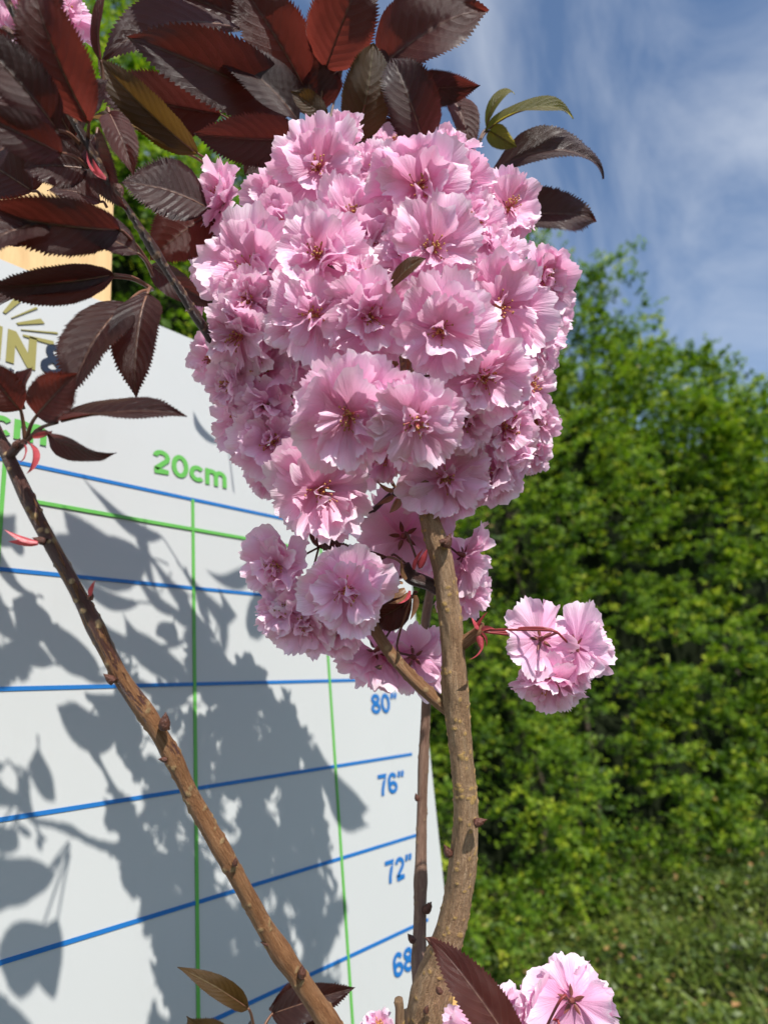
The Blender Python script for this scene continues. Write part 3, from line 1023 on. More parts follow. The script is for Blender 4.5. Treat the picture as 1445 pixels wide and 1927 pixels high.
for b in [(838, 1030, 0.448, 0.35, -1, 0.012), (828, 1022, 0.447, 0.9, -0.4, 0.008), (892, 1550, 0.455, 1, -0.4, 0.011), (846, 1610, 0.468, -0.5, -1, 0.011), (315, 1430, LB(1432) - 0.006, -1, -0.15, 0.006),
          (309, 1372, LB(1372) - 0.006, 0.15, -1, 0.012), (216, 1284, LB(1284) - 0.006, -0.8, -0.7, 0.009), (442, 1628, LB(1628) - 0.006, 0.15, -0.8, 0.006),
          (505, 1776, LB(1778) - 0.006, -0.9, -0.3, 0.006), (568, 1838, LB(1832) - 0.006, 0.05, -1, 0.010), (786, 1506, 0.556, -0.3, -1, 0.008),
          (801, 1716, 0.538, 0.5, -1, 0.012), (778, 1772, 0.524, -0.6, -0.9, 0.010), (820, 1775, 0.470, -0.8, -0.5, 0.011), (828, 1868, 0.458, -0.2, -0.4, 0.008), (800, 1905, 0.452, 0.3, -0.8, 0.007),
          (718, 1256, 0.458, -1, -0.1, 0.006), (222, 350, 0.372, 0.3, 0.8, 0.010), (86, 1020, LB(1018) - 0.006, -0.8, -0.3, 0.008),
          (170, 1128, LB(1132) - 0.006, 0.3, -1, 0.006), (28, 842, LB(842) - 0.006, 0.6, -0.8, 0.007), 
          (836, 1830, 0.455, 0.2, -0.5, 0.005), (782, 862, 0.452, -0.5, -0.8, 0.008), (8, 58, 0.340, 0.8, 0.5, 0.010)]:
    bud(*b)


def bract(px, py, d, dx, dy, length, width, bend, mat, roll=0.0, toward=0.25):
    z = unit(CR * dx - CU * dy - CF * toward)
    Fm = frame(z, np.cross(z, -CF) * math.cos(roll) - CF * math.sin(roll))
    V, F = leafy_blade(length, width, bend, 12, 7, 0.5)
    return mesh_obj('bract', V @ Fm + at(px, py, d), F, mat, tree)


R_, G_ = M_BRACT_RED, M_BRACT
for b in [(78, 1020, LB(1020) - 0.008, -1, -0.25, 0.018, 0.005, 0.3, R_, 0.4), (78, 1022, LB(1022) - 0.008, -0.9, -0.1, 0.016, 0.004, -0.3, R_, 1.2), (172, 1124, LB(1135) - 0.008, 0.25, -1, 0.010, 0.004, 0.2, R_, 0.3),
          (50, 832, LB(832) - 0.008, 0.7, 0.4, 0.020, 0.006, 1.6, R_, 0.2), (45, 835, LB(835) - 0.008, 0.4, 0.7, 0.013, 0.003, 0.9, R_, 0.8), (60, 825, LB(825) - 0.008, 1, -0.1, 0.012, 0.004, -0.5, R_, 0.6),
          (205, 338, 0.370, -0.9, -0.25, 0.018, 0.005, 1.3, R_, 0.3), (203, 338, 0.369, -0.6, -0.5, 0.012, 0.004, 0.8, R_, 0.9), (120, 205, 0.358, -0.6, -1, 0.009, 0.004, 0.5, R_, 0.2), 
          (900, 1182, 0.452, 0.35, -1, 0.013, 0.007, 0.25, R_, 0.3), (902, 1185, 0.450, -0.35, -0.9, 0.010, 0.005, -0.5, R_, 0.5), (905, 1188, 0.450, 0.7, -0.4, 0.010, 0.005, 0.6, R_, 0.9),
          (903, 1190, 0.451, 0.6, 0.5, 0.011, 0.005, 1.0, R_, 0.3), (905, 1195, 0.449, 0.2, 1, 0.020, 0.004, 1.4, R_, 0.2), (898, 1195, 0.449, 0.3, 0.9, 0.010, 0.005, 0.3, R_, 1.0),
          (780, 1075, 0.455, 0.25, -1, 0.017, 0.008, 0.2, R_, 0.3), (790, 1072, 0.456, 0.4, -0.9, 0.015, 0.006, -0.3, R_, 1.0),
          (768, 1092, 0.452, -0.5, -1, 0.017, 0.008, 0.4, G_, 0.3), (762, 1096, 0.451, -1, -0.3, 0.018, 0.007, 0.5, G_, 0.2), (765, 1106, 0.45, -0.9, 0.25, 0.016, 0.008, -0.5, G_, 0.6), (768, 1112, 0.45, -0.7, 0.7, 0.016, 0.008, 0.5, G_, 0.3),
          (778, 1116, 0.45, 0.0, 1, 0.018, 0.009, 0.3, G_, 0.4), (770, 1108, 0.449, -0.3, 1, 0.014, 0.006, 0.9, R_, 0.4),
          (745, 922, 0.452, -1, -0.2, 0.015, 0.008, 0.5, G_, 0.3), (742, 930, 0.451, -0.9, 0.35, 0.014, 0.008, -0.4, G_, 0.4), (748, 918, 0.453, -0.6, -0.8, 0.015, 0.008, 0.5, G_, 0.2), (748, 935, 0.450, -0.3, 0.9, 0.013, 0.008, 0.4, G_, 0.8),
          (985, 1175, 0.447, 0.9, 0.15, 0.012, 0.008, 0.4, G_, 0.4), (990, 1172, 0.447, 0.8, -0.2, 0.010, 0.007, -0.4, G_, 0.6),
          (770, 700, 0.43, 0.2, -1, 0.018, 0.008, 0.3, G_, 0.3), (752, 690, 0.432, -0.5, -0.8, 0.016, 0.008, 0.5, G_, 0.6), (762, 720, 0.43, 0.4, 0.8, 0.015, 0.007, 0.5, G_, 0.2)]:
    bract(*b)

# ------------------------------------------------------------------ leaves
LV = np.array([0, .04, .12, .25, .4, .55, .68, .78, .86, .92, .965, 1.0])
LF = np.array([.03, .26, .60, .89, 1.0, .95, .80, .60, .37, .19, .08, 0.0])


def make_leaf(b, t, w, roll, fold=0.25, bend=0.5, twist=0.0, wave=0.06, mat=None, pet=None, seed=0, teeth=0.055):
    """b, t: (x, y, depth) of blade base and tip; w width in px; roll turns the face away from the viewer (degrees)"""
    rg = np.random.default_rng(seed)
    B, T = at(*b), at(*t)
    chord = np.linalg.norm(T - B)
    W = w * 0.5 * (b[2] + t[2]) / FPX
    nv, nu = 80, 13
    v = np.linspace(0, 1, nv)
    u = np.linspace(-1, 1, nu)
    th = bend * (v - 0.5) * (1 + 0.9 * np.clip(v - 0.75, 0, 1) * 3)
    dz, dx = np.sin(th), np.cos(th)
    sx = np.concatenate([[0], np.cumsum((dx[1:] + dx[:-1]) / 2)]) / (nv - 1)
    sz = -np.concatenate([[0], np.cumsum((dz[1:] + dz[:-1]) / 2)]) / (nv - 1)
    hw = W / 2 * np.interp(v, LV, LF)
    Lb = chord / math.hypot(sx[-1], sz[-1])
    U, Vv = np.meshgrid(u, v)
    au = np.abs(U)
    HW = hw[:, None] * np.ones_like(U)
    lat = U * HW
    q = Vv * 11.0 - 2.6 * au ** 1.25 + rg.uniform(0, 1)
    rnd = float(rg.uniform(0, 1))
    q = Vv * 11.0 - 2.6 * au ** 1.25 + rnd
    corr = np.abs(np.sin(np.pi * (q + 0.5)))
    h = fold * np.abs(lat) * (1 - 0.25 * au) + 0.012 * W * (corr - 0.5) * (1 - au ** 3) * np.minimum(1, HW / W * 3)
    ph = rg.uniform(0, 6.28)
    h = h + wave * W * au ** 2 * np.sin(Vv * rg.uniform(5, 9) + ph + (U > 0) * rg.uniform(0.5, 2.5)) * np.minimum(1, HW / W * 3)
    h = h + 0.03 * W * vnoise(np.stack([Vv.ravel() * 4, U.ravel() * 2 + seed, Vv.ravel() * 0 + seed], 1), seed).reshape(U.shape)
    along = np.zeros_like(U)
    # bristly forward-pointing teeth on the margin
    edge = (au > 0.99)
    tooth = ((np.arange(nv) % 2) == 1)[:, None] * edge
    amp = teeth * W * (0.7 + 0.6 * rg.random(U.shape)) * np.clip(HW / W * 5, 0.15, 1)
    lat = lat + np.sign(U) * tooth * amp
    along = along + tooth * amp * 0.9
    tw = twist * (Vv - 0.3)
    lat2 = lat * np.cos(tw) - h * np.sin(tw)
    h2 = lat * np.sin(tw) + h * np.cos(tw)
    ct, st = np.cos(th)[:, None], -np.sin(th)[:, None]
    X = sx[:, None] * Lb + along * ct - h2 * st
    Z = sz[:, None] * Lb + along * st + h2 * ct
    a = math.atan2(sz[-1], sx[-1])
    X, Z = X * math.cos(a) + Z * math.sin(a), -X * math.sin(a) + Z * math.cos(a)
    ax = unit(T - B)
    nrm = -CF + ax * (CF @ ax)
    nrm = unit(nrm)
    side = np.cross(nrm, ax)
    r = math.radians(roll)
    N2 = nrm * math.cos(r) + side * math.sin(r)
    S2 = np.cross(N2, ax)
    P = B + X[..., None] * ax + lat2[..., None] * S2 + Z[..., None] * N2
    uv = np.stack([(U.ravel() + 1) / 2, Vv.ravel()], 1)
    o = mesh_obj('leaf', P.reshape(-1, 3), grid_faces(nv, nu), mat or M_LEAF, tree, uv, {'rnd': np.full(nv * nu, rnd)})
    # petiole and raised midrib
    if pet is None:
        pe = B - ax * chord * 0.12 + (N2 * -0.004)
    else:
        pe = at(*pet)
    path = spline([pe, (pe + B) / 2 - ax * 0.0 + CU * 0.002, B, B + 0.12 * (P[10, nu // 2] - B)], 12)
    V, F, UV = tube(path, np.linspace(0.0011, 0.0008, 12), 6)
    mid = P[4:nv - 6:4, nu // 2] - N2 * 0.0004
    V2, F2, UV2 = tube(mid, np.linspace(0.0008, 0.0002, len(mid)), 5)
    ac = Acc()
    ac.add(V, F, UV)
    ac.add(V2, F2, UV2)
    ac.obj('petiole', M_PETIOLE, o)
    return o


LE, RE, OL, YG = M_LEAF, M_LEAF_RED, M_LEAF_OLIVE, M_LEAF_GREEN
LEAVES = [
    # tuft above the ball of blossom
    ((574, 168, .545), (440, -50, .50), 128, 8, .2, .5, 0, RE, (600, 225, .55)),
    ((612, 132, .54), (690, -70, .50), 120, -12, .3, .5, .2, RE, (600, 225, .55)),
    ((556, 205, .53), (240, 70, .47), 135, 25, .35, .7, .3, LE, (600, 235, .545)),
    ((450, 55, .53), (192, 118, .49), 120, -20, .25, .5, 0, LE, (500, 60, .54)),
    ((475, 45, .55), (268, -30, .52), 100, 10, .3, .4, 0, LE, (560, 100, .55)),
    ((415, 215, .52), (182, 165, .50), 95, 30, .5, .8, .8, LE, (470, 260, .54)),
    ((374, 290, .475), (186, 108, .45), 70, 22, .35, .6, .3, OL, (420, 330, .50)),
    ((335, 283, .47), (160, 225, .455), 72, -35, .4, .5, .2, OL, (400, 320, .50)),
    ((570, 262, .51), (366, 250, .48), 92, 42, .4, .4, .1, LE, (600, 262, .545)),
    ((562, 232, .515), (398, 105, .49), 105, -30, .45, .6, -.5, LE, (600, 250, .545)),
    ((615, 228, .50), (548, 172, .49), 50, 10, .4, .5, 0, OL, None),
    ((672, 268, .49), (702, 82, .475), 98, -8, .25, .5, .1, OL, (660, 300, .53)),
    ((692, 255, .52), (770, 95, .51), 112, 14, .25, .5, 0, RE, (670, 300, .54)),
    ((800, 285, .49), (735, 112, .475), 108, 4, .3, .7, .1, LE, (800, 320, .53)),
    ((706, 140, .52), (918, 22, .49), 148, 14, .35, .6, .25, RE, (690, 200, .54)),
    ((768, 170, .515), (903, 160, .50), 66, -30, .4, .6, .4, LE, (720, 220, .53)),
    ((846, 178, .52), (884, 292, .515), 62, 20, .3, .5, 0, RE, (800, 170, .53)),
    ((915, 242, .560), (968, 178, .560), 26, 30, .3, 1.3, .3, YG, (900, 268, .556)),
    ((912, 250, .560), (1078, 224, .555), 48, 40, .4, .9, .5, YG, (898, 275, .556)),
    ((920, 246, .560), (972, 276, .55), 38, -30, .4, .6, .2, YG, (902, 268, .556)),
    ((925, 326, .575), (1134, 337, .580), 92, 22, .35, .9, .3, LE, (905, 300, .57)),
    ((945, 410, .575), (1120, 418, .58), 102, 12, .3, .8, .3, LE, (900, 400, .56)),
    ((655, 330, .545), (790, 240, .53), 90, 10, .3, .5, 0, LE, None),
    ((560, 180, .56), (610, 60, .55), 100, 20, .3, .4, 0, LE, (600, 240, .555)),
    ((640, 150, .57), (705, 60, .56), 60, 40, .4, .7, .5, LE, (620, 230, .555)),
    ((600, 215, .555), (560, 110, .54), 110, -15, .3, .5, 0, LE, None),
    ((500, 275, .54), (460, 330, .53), 60, 15, .3, .5, 0, LE, None),
    # along the long shoot
    ((392, 392, 0.462), (228, 345, 0.439), 118, -12, .22, .6, .1, LE, (420, 405, 0.487)),
    ((398, 402, 0.487), (285, 490, 0.477), 112, 12, .22, .5, 0, RE, (420, 400, 0.497)),
    ((286, 500, 0.465), (415, 580, 0.457), 56, -25, .4, .6, .3, LE, (300, 510, 0.477)),
    ((168, 232, 0.357), (62, -40, 0.327), 125, 10, .25, .6, .1, RE, (166, 272, 0.374)),
    ((190, 115, 0.372), (206, -15, 0.362), 30, 30, .4, .6, .4, RE, (196, 170, 0.377)),
    ((108, 245, 0.347), (-70, 60, 0.317), 100, -14, .3, .7, .1, LE, (150, 270, 0.370)),
    ((116, 288, 0.342), (-60, 205, 0.312), 88, 20, .35, .6, .2, LE, (165, 315, 0.376)),
    ((46, 258, 0.352), (-45, 365, 0.332), 100, -10, .3, .6, 0, LE, (80, 220, 0.359)),
    ((168, 318, 0.382), (45, 318, 0.374), 95, 5, .25, .5, 0, LE, (190, 335, 0.380)),
    ((182, 255, 0.387), (240, 395, 0.380), 80, -18, .3, .5, .1, LE, None),
    ((206, 212, 0.397), (252, 330, 0.392), 60, 8, .3, .5, 0, RE, None),
    ((228, 432, 0.362), (-40, 395, 0.332), 100, 30, .35, .7, .3, LE, (286, 505, 0.400)),
    ((262, 478, 0.377), (62, 412, 0.352), 92, -28, .35, .6, .2, LE, (288, 520, 0.400)),
    ((92, 415, 0.342), (-70, 510, 0.317), 108, -8, .3, .6, 0, LE, (130, 380, 0.362)),
    ((216, 516, 0.370), (-25, 537, 0.342), 76, 36, .4, .5, .1, LE, (282, 540, 0.399)),
    ((214, 522, 0.374), (-22, 585, 0.352), 92, -26, .35, .5, .1, LE, (284, 542, 0.399)),
    ((238, 572, 0.362), (136, 745, 0.342), 122, -10, .25, .6, .1, LE, (284, 545, 0.399)),
    ((278, 552, 0.367), (257, 748, 0.352), 96, 12, .28, .5, .1, LE, (287, 545, 0.400)),
    ((120, 172, 0.372), (38, 98, 0.362), 70, 18, .3, .5, 0, LE, None),
    ((30, 130, 0.342), (-70, 60, 0.322), 90, 8, .3, .5, 0, LE, None),
    ((60, 60, 0.362), (140, -90, 0.342), 90, -14, .3, .5, 0, RE, None),
    ((150, 250, 0.382), (205, 150, 0.372), 70, 25, .3, .5, 0, LE, None),
    ((150, 300, .475), (60, 190, .465), 100, 12, .3, .6, .2, LE, None),  # from here: extra deeper leaves, added for their shadows on the board
    ((190, 380, .48), (90, 360, .47), 90, -15, .3, .6, .1, LE, None),
    ((120, 150, .475), (20, 60, .46), 100, 10, .3, .6, .2, LE, None),
    ((90, 330, .46), (-30, 300, .45), 95, 14, .3, .6, .2, LE, None),
    ((60, 450, .45), (-60, 430, .44), 95, -14, .3, .6, .2, LE, None),
    ((140, 262, .445), (62, 112, .44), 112, 8, .25, .6, .1, LE, None),
    ((60, 245, .44), (-45, 118, .43), 112, -8, .25, .6, .1, LE, None),
    ((62, 360, .435), (-55, 290, .43), 110, 8, .25, .6, .1, LE, None),
    ((205, 335, .455), (108, 268, .45), 96, -8, .25, .6, .1, LE, None),
    # tuft on the left branch
    ((70, 782, 0.343), (146, 702, 0.333), 84, -12, .25, .4, .1, RE, (50, 828, 0.352)),
    ((40, 772, 0.346), (-26, 682, 0.338), 84, 10, .3, .5, .1, RE, (48, 828, 0.352)),
    ((106, 796, 0.338), (352, 784, 0.323), 78, 52, .35, .5, .15, LE, (52, 828, 0.352)),
    ((88, 812, 0.343), (220, 852, 0.333), 62, -40, .4, .8, .3, LE, (52, 830, 0.352)),
    ((36, 760, 0.358), (62, 690, 0.353), 50, 10, .3, .5, 0, RE, None),
    # near the bottom edge
    ((468, 1898, .432), (334, 1820, .42), 40, -38, .5, .9, .4, OL, (478, 1935, .44)),
    ((452, 1965, .43), (352, 1912, .42), 84, 10, .3, .5, 0, OL, (478, 1950, .44)),
    ((512, 1908, .49), (668, 1858, .485), 66, 34, .4, .7, .5, LE, (490, 1950, .48)),
    ((515, 1905, .50), (560, 1835, .495), 54, -20, .3, .5, 0, LE, (490, 1950, .48)),
    ((600, 1905, .49), (560, 1960, .485), 60, 20, .3, .5, 0, LE, None),
    ((985, 2010, .40), (806, 1764, .425), 80, -36, .3, .9, -.6, RE, (1010, 2045, .42)),
    # small leaves in the blossom
    ((735, 545, .395), (802, 486, .39), 34, 30, .4, .6, .3, OL, None),
    ((730, 1048, .455), (588, 990, .465), 40, 42, .35, .9, .3, LE, (765, 1070, .46)),
    ((610, 1035, .50), (594, 968, .50), 34, 30, .3, .5, 0, LE, None),
    ((775, 1125, .475), (690, 1170, .48), 60, 20, .3, .5, 0, LE, None),
    ((440, 620, .53), (400, 560, .52), 46, 10, .3, .5, 0, LE, None),
    ((572, 145, .683), (498, 36, .655), 70, 0, .2, .5, 0, LE, (600, 180, .66)),  # next rows: unseen leaves, added to cast leaf shadows on the board
    ((745, -57, .592), (645, -153, .535), 90, 0, .2, .5, 0, LE, (760, -20, .57)),
    ((772, 15, .594), (743, 90, .56), 60, 0, .2, .5, 0, LE, (760, 0, .57)),
    ((541, -225, .481), (499, -405, .493), 34, 0, .2, .5, 0, LE, (550, -150, .51)),
    # above the frame, on the same shoots: their shadows fall on the board
    ((590, -60, .52), (470, -260, .50), 130, 15, .3, .5, 0, RE, None),
    ((420, -80, .50), (250, -220, .47), 130, -20, .3, .5, 0, LE, None),
    ((700, -90, .52), (760, -290, .51), 120, 20, .3, .5, 0, RE, None),
    ((-10, -110, .43), (130, -240, .44), 110, -20, .3, .5, 0, RE, None),
]
for i, (b, t, w, roll, fold, bend, twist, mat, pet) in enumerate(LEAVES):
    rl = np.random.default_rng(900 + i)
    make_leaf(b, t, w * rl.uniform(0.86, 1.0), roll + rl.normal(0, 6), fold + rl.uniform(0.0, 0.25), bend * rl.uniform(0.9, 1.9), twist + rl.normal(0, 0.22), rl.uniform(0.03, 0.10), mat, pet, seed=i * 7 + 3, teeth=rl.uniform(0.04, 0.065))
limb('spur_twig', [(600, 225, 0.55, 9), (615, 100, 0.545, 8), (600, -60, 0.53, 7), (560, -150, 0.52, 5)], M_BARK_DARK, 30, 10, 0, 0.8, 41)

# ------------------------------------------------------------------ blossom
def petal_mesh(L, az, elev, bend, rg, Phi=0.80, cup=0.25, ruffle=0.10, twist=0.0, nr=11, nc=27):
    s = np.linspace(0.0, 1, nr) ** 0.9
    s[0] = 0.035
    u = np.linspace(-1, 1, nc)
    Sg, U = np.meshgrid(s, u, indexing='ij')
    hash01 = rg.uniform(0, 1)
    cols = rg.uniform(-1, 1, nc)
    cols[1::2] -= 0.35
    for _ in range(2):
        cols[rg.integers(3, nc - 3)] -= rg.uniform(0.5, 2.2)
    k1, k2, p1, p2 = rg.uniform(1.5, 3.2), rg.uniform(4, 8), rg.uniform(0, 6.28), rg.uniform(0, 6.28)
    notch = rg.uniform(0.02, 0.14) * np.exp(-((u - rg.uniform(-.4, .4)) / 0.16) ** 2)
    edge = 1 - 0.10 * u ** 2 - 0.16 * u ** 8 - notch + 0.05 * np.sin(k1 * u + p1)
    rho = Sg * (1 + (edge - 1)[None, :] * Sg ** 1.5 + (0.037 + 0.022 * hash01) * cols[None, :] * Sg ** 8)
    al = U * Phi * (0.62 + 0.55 * Sg - 0.30 * Sg ** 3)
    along = rho * np.cos(al) * L
    lat = rho * np.sin(al) * L
    h = cup * lat ** 2 / L
    h = h + L * 0.022 * Sg ** 1.3 * np.sin(k2 * U + p2) + L * 0.009 * Sg * np.sin(12 * U + p1) + L * 0.018 * Sg ** 2 * vnoise(np.stack([U.ravel() * 7 + p2 * 5, Sg.ravel() * 4, Sg.ravel() * 0 + p1], 1), 9).reshape(U.shape)
    h = h + ruffle * L * Sg ** 3.2 * (0.65 * np.sin(k1 * 2.1 * U + p2) + 0.5 * vnoise(np.stack([U.ravel() * 4.2 + p1 * 9, Sg.ravel() * 1.5, Sg.ravel() * 0 + p2], 1), 3).reshape(U.shape))
    # bend along the length
    tt = np.clip(along / L, 0, 1.3)
    th = elev + bend * tt
    # closed-form arc
    if abs(bend) < 1e-3:
        r, z = tt * np.cos(elev), tt * np.sin(elev)
    else:
        r = (np.sin(th) - math.sin(elev)) / bend
        z = -(np.cos(th) - math.cos(elev)) / bend
    r, z = r * L, z * L
    tw = twist * tt
    lat2 = lat * np.cos(tw) - h * np.sin(tw)
    h = h * np.cos(tw) + lat * np.sin(tw)
    r = r - h * np.sin(th)
    z = z + h * np.cos(th)
    r = r + 0.05 * L
    c, sn = math.cos(az), math.sin(az)
    P = np.stack([r * c - lat2 * sn, r * sn + lat2 * c, z], -1).reshape(-1, 3)
    uv = np.stack([(U.ravel() + 1) / 2, np.clip(Sg.ravel(), 0, 1)], 1)
    return P, grid_faces(nr, nc), uv


FLOWER_N = 0
# pixel centre, apparent diameter, facing (right, up) in the view, depth (None: on the ball), whether each petal is split
BALL = at(716, 606, 0.525)
BALL_R = np.array([0.132, 0.140, 0.118])


def make_flower(px, py, dia, face=None, depth=None, split=False, back=False, openness=0.0, seed=0, node=None, red=False, lowres=False, pos=None):
    rg = np.random.default_rng(1000 + seed)
    if pos is None:
        if depth is None:
            qx, qy = (px - 716) / 345.0, (py - 606) / 375.0
            rr = min(0.98, math.hypot(qx, qy))
            depth = 0.525 - 0.122 * math.sqrt(1 - rr * rr)
        C = at(px, py, depth)
    else:
        C = pos
        depth = 0.55
    Rad = dia * (0.485 if split else 0.485) * depth / FPX * rg.uniform(0.94, 1.06)
    if face is None:
        qx, qy = np.clip((px - 716) / 345.0, -1, 1), np.clip((py - 606) / 375.0, -1, 1)
        face = (0.75 * qx + rg.normal(0, 0.16), -0.62 * qy + rg.normal(0, 0.16))
    if pos is None:
        face = (face[0] + rg.normal(0, 0.13), face[1] + rg.normal(0, 0.13))
        fz = 1 - face[0] ** 2 - face[1] ** 2
        fz = math.sqrt(fz) if fz > 0.02 else 0.15
        view = unit(C - CP)
        n = unit(CR * face[0] + CU * face[1] - view * (fz if not back else -fz))
    else:
        n = unit(face)
    Fm = frame(n, CR + rg.normal(0, 0.4, 3))
    off = rg.uniform(0, 6.28)
    org = C - n * Rad * 0.22
    parts = []
    whorls = [(6, 1.08, 0.05, 0.12, 0.84, 0.12), (6, 1.00, 0.25, 0.02, 0.82, 0.135), (5, 0.87, 0.49, -0.1, 0.72, 0.165), (int(rg.integers(1, 5)), 0.56, 0.92, 0.3, 0.50, 0.26)]
    if lowres:
        whorls = [(7, 1.04, 0.08, 0.10, 0.74, 0.13), (5, 0.98, 0.42, -0.1, 0.70, 0.14), (3, 0.85, 0.8, -0.1, 0.62, 0.16)]
    for wi, (cnt, ln, el, bd, phi, ruf) in enumerate(whorls):
        for i in range(cnt):
            az = off + wi * 0.45 + (i + rg.normal(0, 0.20)) * 2 * math.pi / cnt
            P, F, uv = petal_mesh(Rad * ln * rg.uniform(0.82, 1.14), az, el + openness * (0.5 + 0.3 * wi) + rg.normal(0, 0.16), bd + rg.normal(0, 0.42) - openness * 0.5, rg,
                                  phi * rg.uniform(0.85, 1.15), rg.uniform(0.0, 0.5), ruf * rg.uniform(0.7, 1.6), rg.normal(0, 0.38), 8 if lowres else 11, 15 if lowres else 27)
            P = P + [0, 0, 0.012 * Rad * wi * 3]
            parts.append((P @ Fm + org, F, uv, rg.uniform(0, 1)))
    # calyx: tube with five pointed sepals
    a = Acc()
    t = np.linspace(0, 1, 6)
    V, F, UV = tube(np.outer(-0.24 * Rad * t + 0.02 * Rad, [0, 0, 1]), Rad * 0.5 * np.array([0.16, 0.15, 0.15, 0.14, 0.11, 0.06]), 8, np.array([1.0, 0, 0]))
    a.add(V, F, UV)
    for i in range(5):
        V, F = leafy_blade(Rad * 0.30, Rad * 0.10, 0.25, 7, 5, 0.4)
        V = np.stack([V[:, 2] + 0.05 * Rad, V[:, 1], -V[:, 0] - 0.03 * Rad], 1)
        ph = off + 0.4 + i * 2 * math.pi / 5
        c, s = math.cos(ph), math.sin(ph)
        a.add(np.stack([V[:, 0] * c - V[:, 1] * s, V[:, 0] * s + V[:, 1] * c, V[:, 2]], 1), F)
    for i in range(len(a.V)):
        a.V[i] = a.V[i] @ Fm + org
    fl = a.obj('flower', M_CALYX, tree)
    if split:
        for P, F, uv, r in parts:
            mesh_obj('petal', P, F, M_PETAL, fl, uv, {'rnd': np.full(len(P), r)})
    else:
        ac = Acc()
        for P, F, uv, r in parts:
            ac.add(P, F, uv, rnd=r)
        ac.obj('corolla', M_PETAL, fl)
    # stamens
    if not back and not lowres:
        a1, a2 = Acc(), Acc()
        for i in range(24):
            ph, sp = rg.uniform(0, 6.28), rg.uniform(0.05, 0.75)
            d = np.array([math.cos(ph) * math.sin(sp), math.sin(ph) * math.sin(sp), math.cos(sp)])
            ln = Rad * rg.uniform(0.22, 0.46)
            p0 = np.array([0, 0, 0.06 * Rad]) + d * [1, 1, 0] * 0.08 * Rad
            p1 = p0 + d * ln
            path = spline([p0, (p0 + p1) / 2 + rg.normal(0, 0.02 * Rad, 3), p1], 5)
            V, F, UV = tube(path @ Fm + org, np.full(5, 0.00032), 4)
            a1.add(V, F, UV)
            q = np.array([[1, 0, 0], [-1, 0, 0], [0, 1, 0], [0, -1, 0], [0, 0, 1.3], [0, 0, -1.3]]) * 0.00078
            a2.add(q + (p1 @ Fm + org), [(0, 2, 4), (2, 1, 4), (1, 3, 4), (3, 0, 4), (2, 0, 5), (1, 2, 5), (3, 1, 5), (0, 3, 5)])
        t = np.linspace(0, 1, 5)
        V, F, UV = tube(np.outer(t * 0.14 * Rad, [0, 0, 1]) @ Fm + org, Rad * np.array([0.10, 0.095, 0.08, 0.05, 0.02]), 8)
        a2.add(V, F, UV)
        a1.obj('filaments', M_FILAMENT, fl)
        a2.obj('anthers', M_ANTHER, fl)
    # pedicel
    p0 = org - n * 0.22 * Rad
    if node is None:
        axis = at(745, np.clip(py if pos is None else 606, 330, 880), 0.525)
        p1 = p0 + (axis - p0) * 0.62
    else:
        p1 = at(*node)
    path = spline([p0, p0 - n * min(0.02, 0.4 * np.linalg.norm(p1 - p0)) + CU * 0.002, p1], 12)
    V, F, UV = tube(path, np.full(12, 0.00085), 6)
    mesh_obj('pedicel', V, F, M_PEDICEL_RED if red else M_PEDICEL, fl, UV)
    return fl


FL = [
    # x, y, diameter, facing, depth, split
    (598, 312, 175, (-.05, .12), .445, 1), (790, 352, 205, (.02, .10), .420, 1), (412, 372, 140, (-.55, .15), .475, 0), (520, 372, 125, (.1, .35), .460, 0),
    (712, 325, 120, (-.1, .2), .465, 0), (868, 345, 140, (.4, .3), .455, 0), (962, 388, 140, (.7, .25), .475, 0), (462, 505, 205, (-.28, .05), .435, 1),
    (597, 476, 190, (0, .02), .410, 1), (668, 408, 165, (.15, .4), .430, 0), (818, 468, 195, (.12, .08), .410, 1), (712, 470, 150, (.3, .2), .430, 0),
    (592, 592, 190, (-.08, -.05), .405, 1), (697, 598, 165, (.12, -.05), .405, 1), (829, 624, 195, (.02, -.12), .400, 1), (942, 576, 195, (.28, .02), .425, 1),
    (938, 478, 130, (.5, .3), .450, 0), (1022, 520, 130, (.75, .25), .485, 0), (1022, 622, 135, (.75, -.05), .475, 0), (468, 568, 130, (-.45, .0), .425, 0),
    (446, 634, 150, (-.5, -.15), .432, 0), (498, 692, 165, (-.25, -.1), .445, 0), (428, 722, 115, (-.65, -.2), .455, 0), (912, 710, 175, (.2, -.18), .420, 1),
    (1000, 728, 130, (.65, -.2), .470, 0), (657, 788, 215, (.02, -.35), .385, 1), (786, 796, 205, (.15, -.35), .380, 1), (512, 832, 165, (-.25, .2), .450, 0),
    (448, 800, 130, (-.6, -.2), .470, 0), (604, 926, 205, (-.02, -.35), .435, 1), (838, 902, 185, (.05, -.3), .455, 0), (955, 805, 150, (.5, -.1), .455, 0),
    (962, 868, 140, (.6, -.25), .475, 0), (905, 880, 165, (.25, -.35), .470, 0), (620, 690, 150, (.1, -.2), .440, 0), (560, 878, 140, (-.1, -.2), .465, 0),
    (872, 790, 150, (.3, -.1), .440, 0), (1012, 795, 95, (.7, -.1), .485, 0), (545, 640, 120, (-.2, -.3), .440, 0), 
    (660, 330, 110, (-.1, .3), .470, 0), (890, 420, 120, (.3, .2), .440, 0), (1040, 570, 110, (.85, .0), .50, 0), (530, 430, 130, (-.2, .2), .445, 0),
    (740, 270, 100, (0, .7), .50, 0), (650, 560, 120, (0, 0), .425, 0), (880, 540, 120, (.2, .1), .43, 0),
]
for i, (x, y, d, fc, dep, sp) in enumerate(FL):
    make_flower(x, y, d, fc, dep, bool(sp), seed=i, openness=random.uniform(-.10, .32))
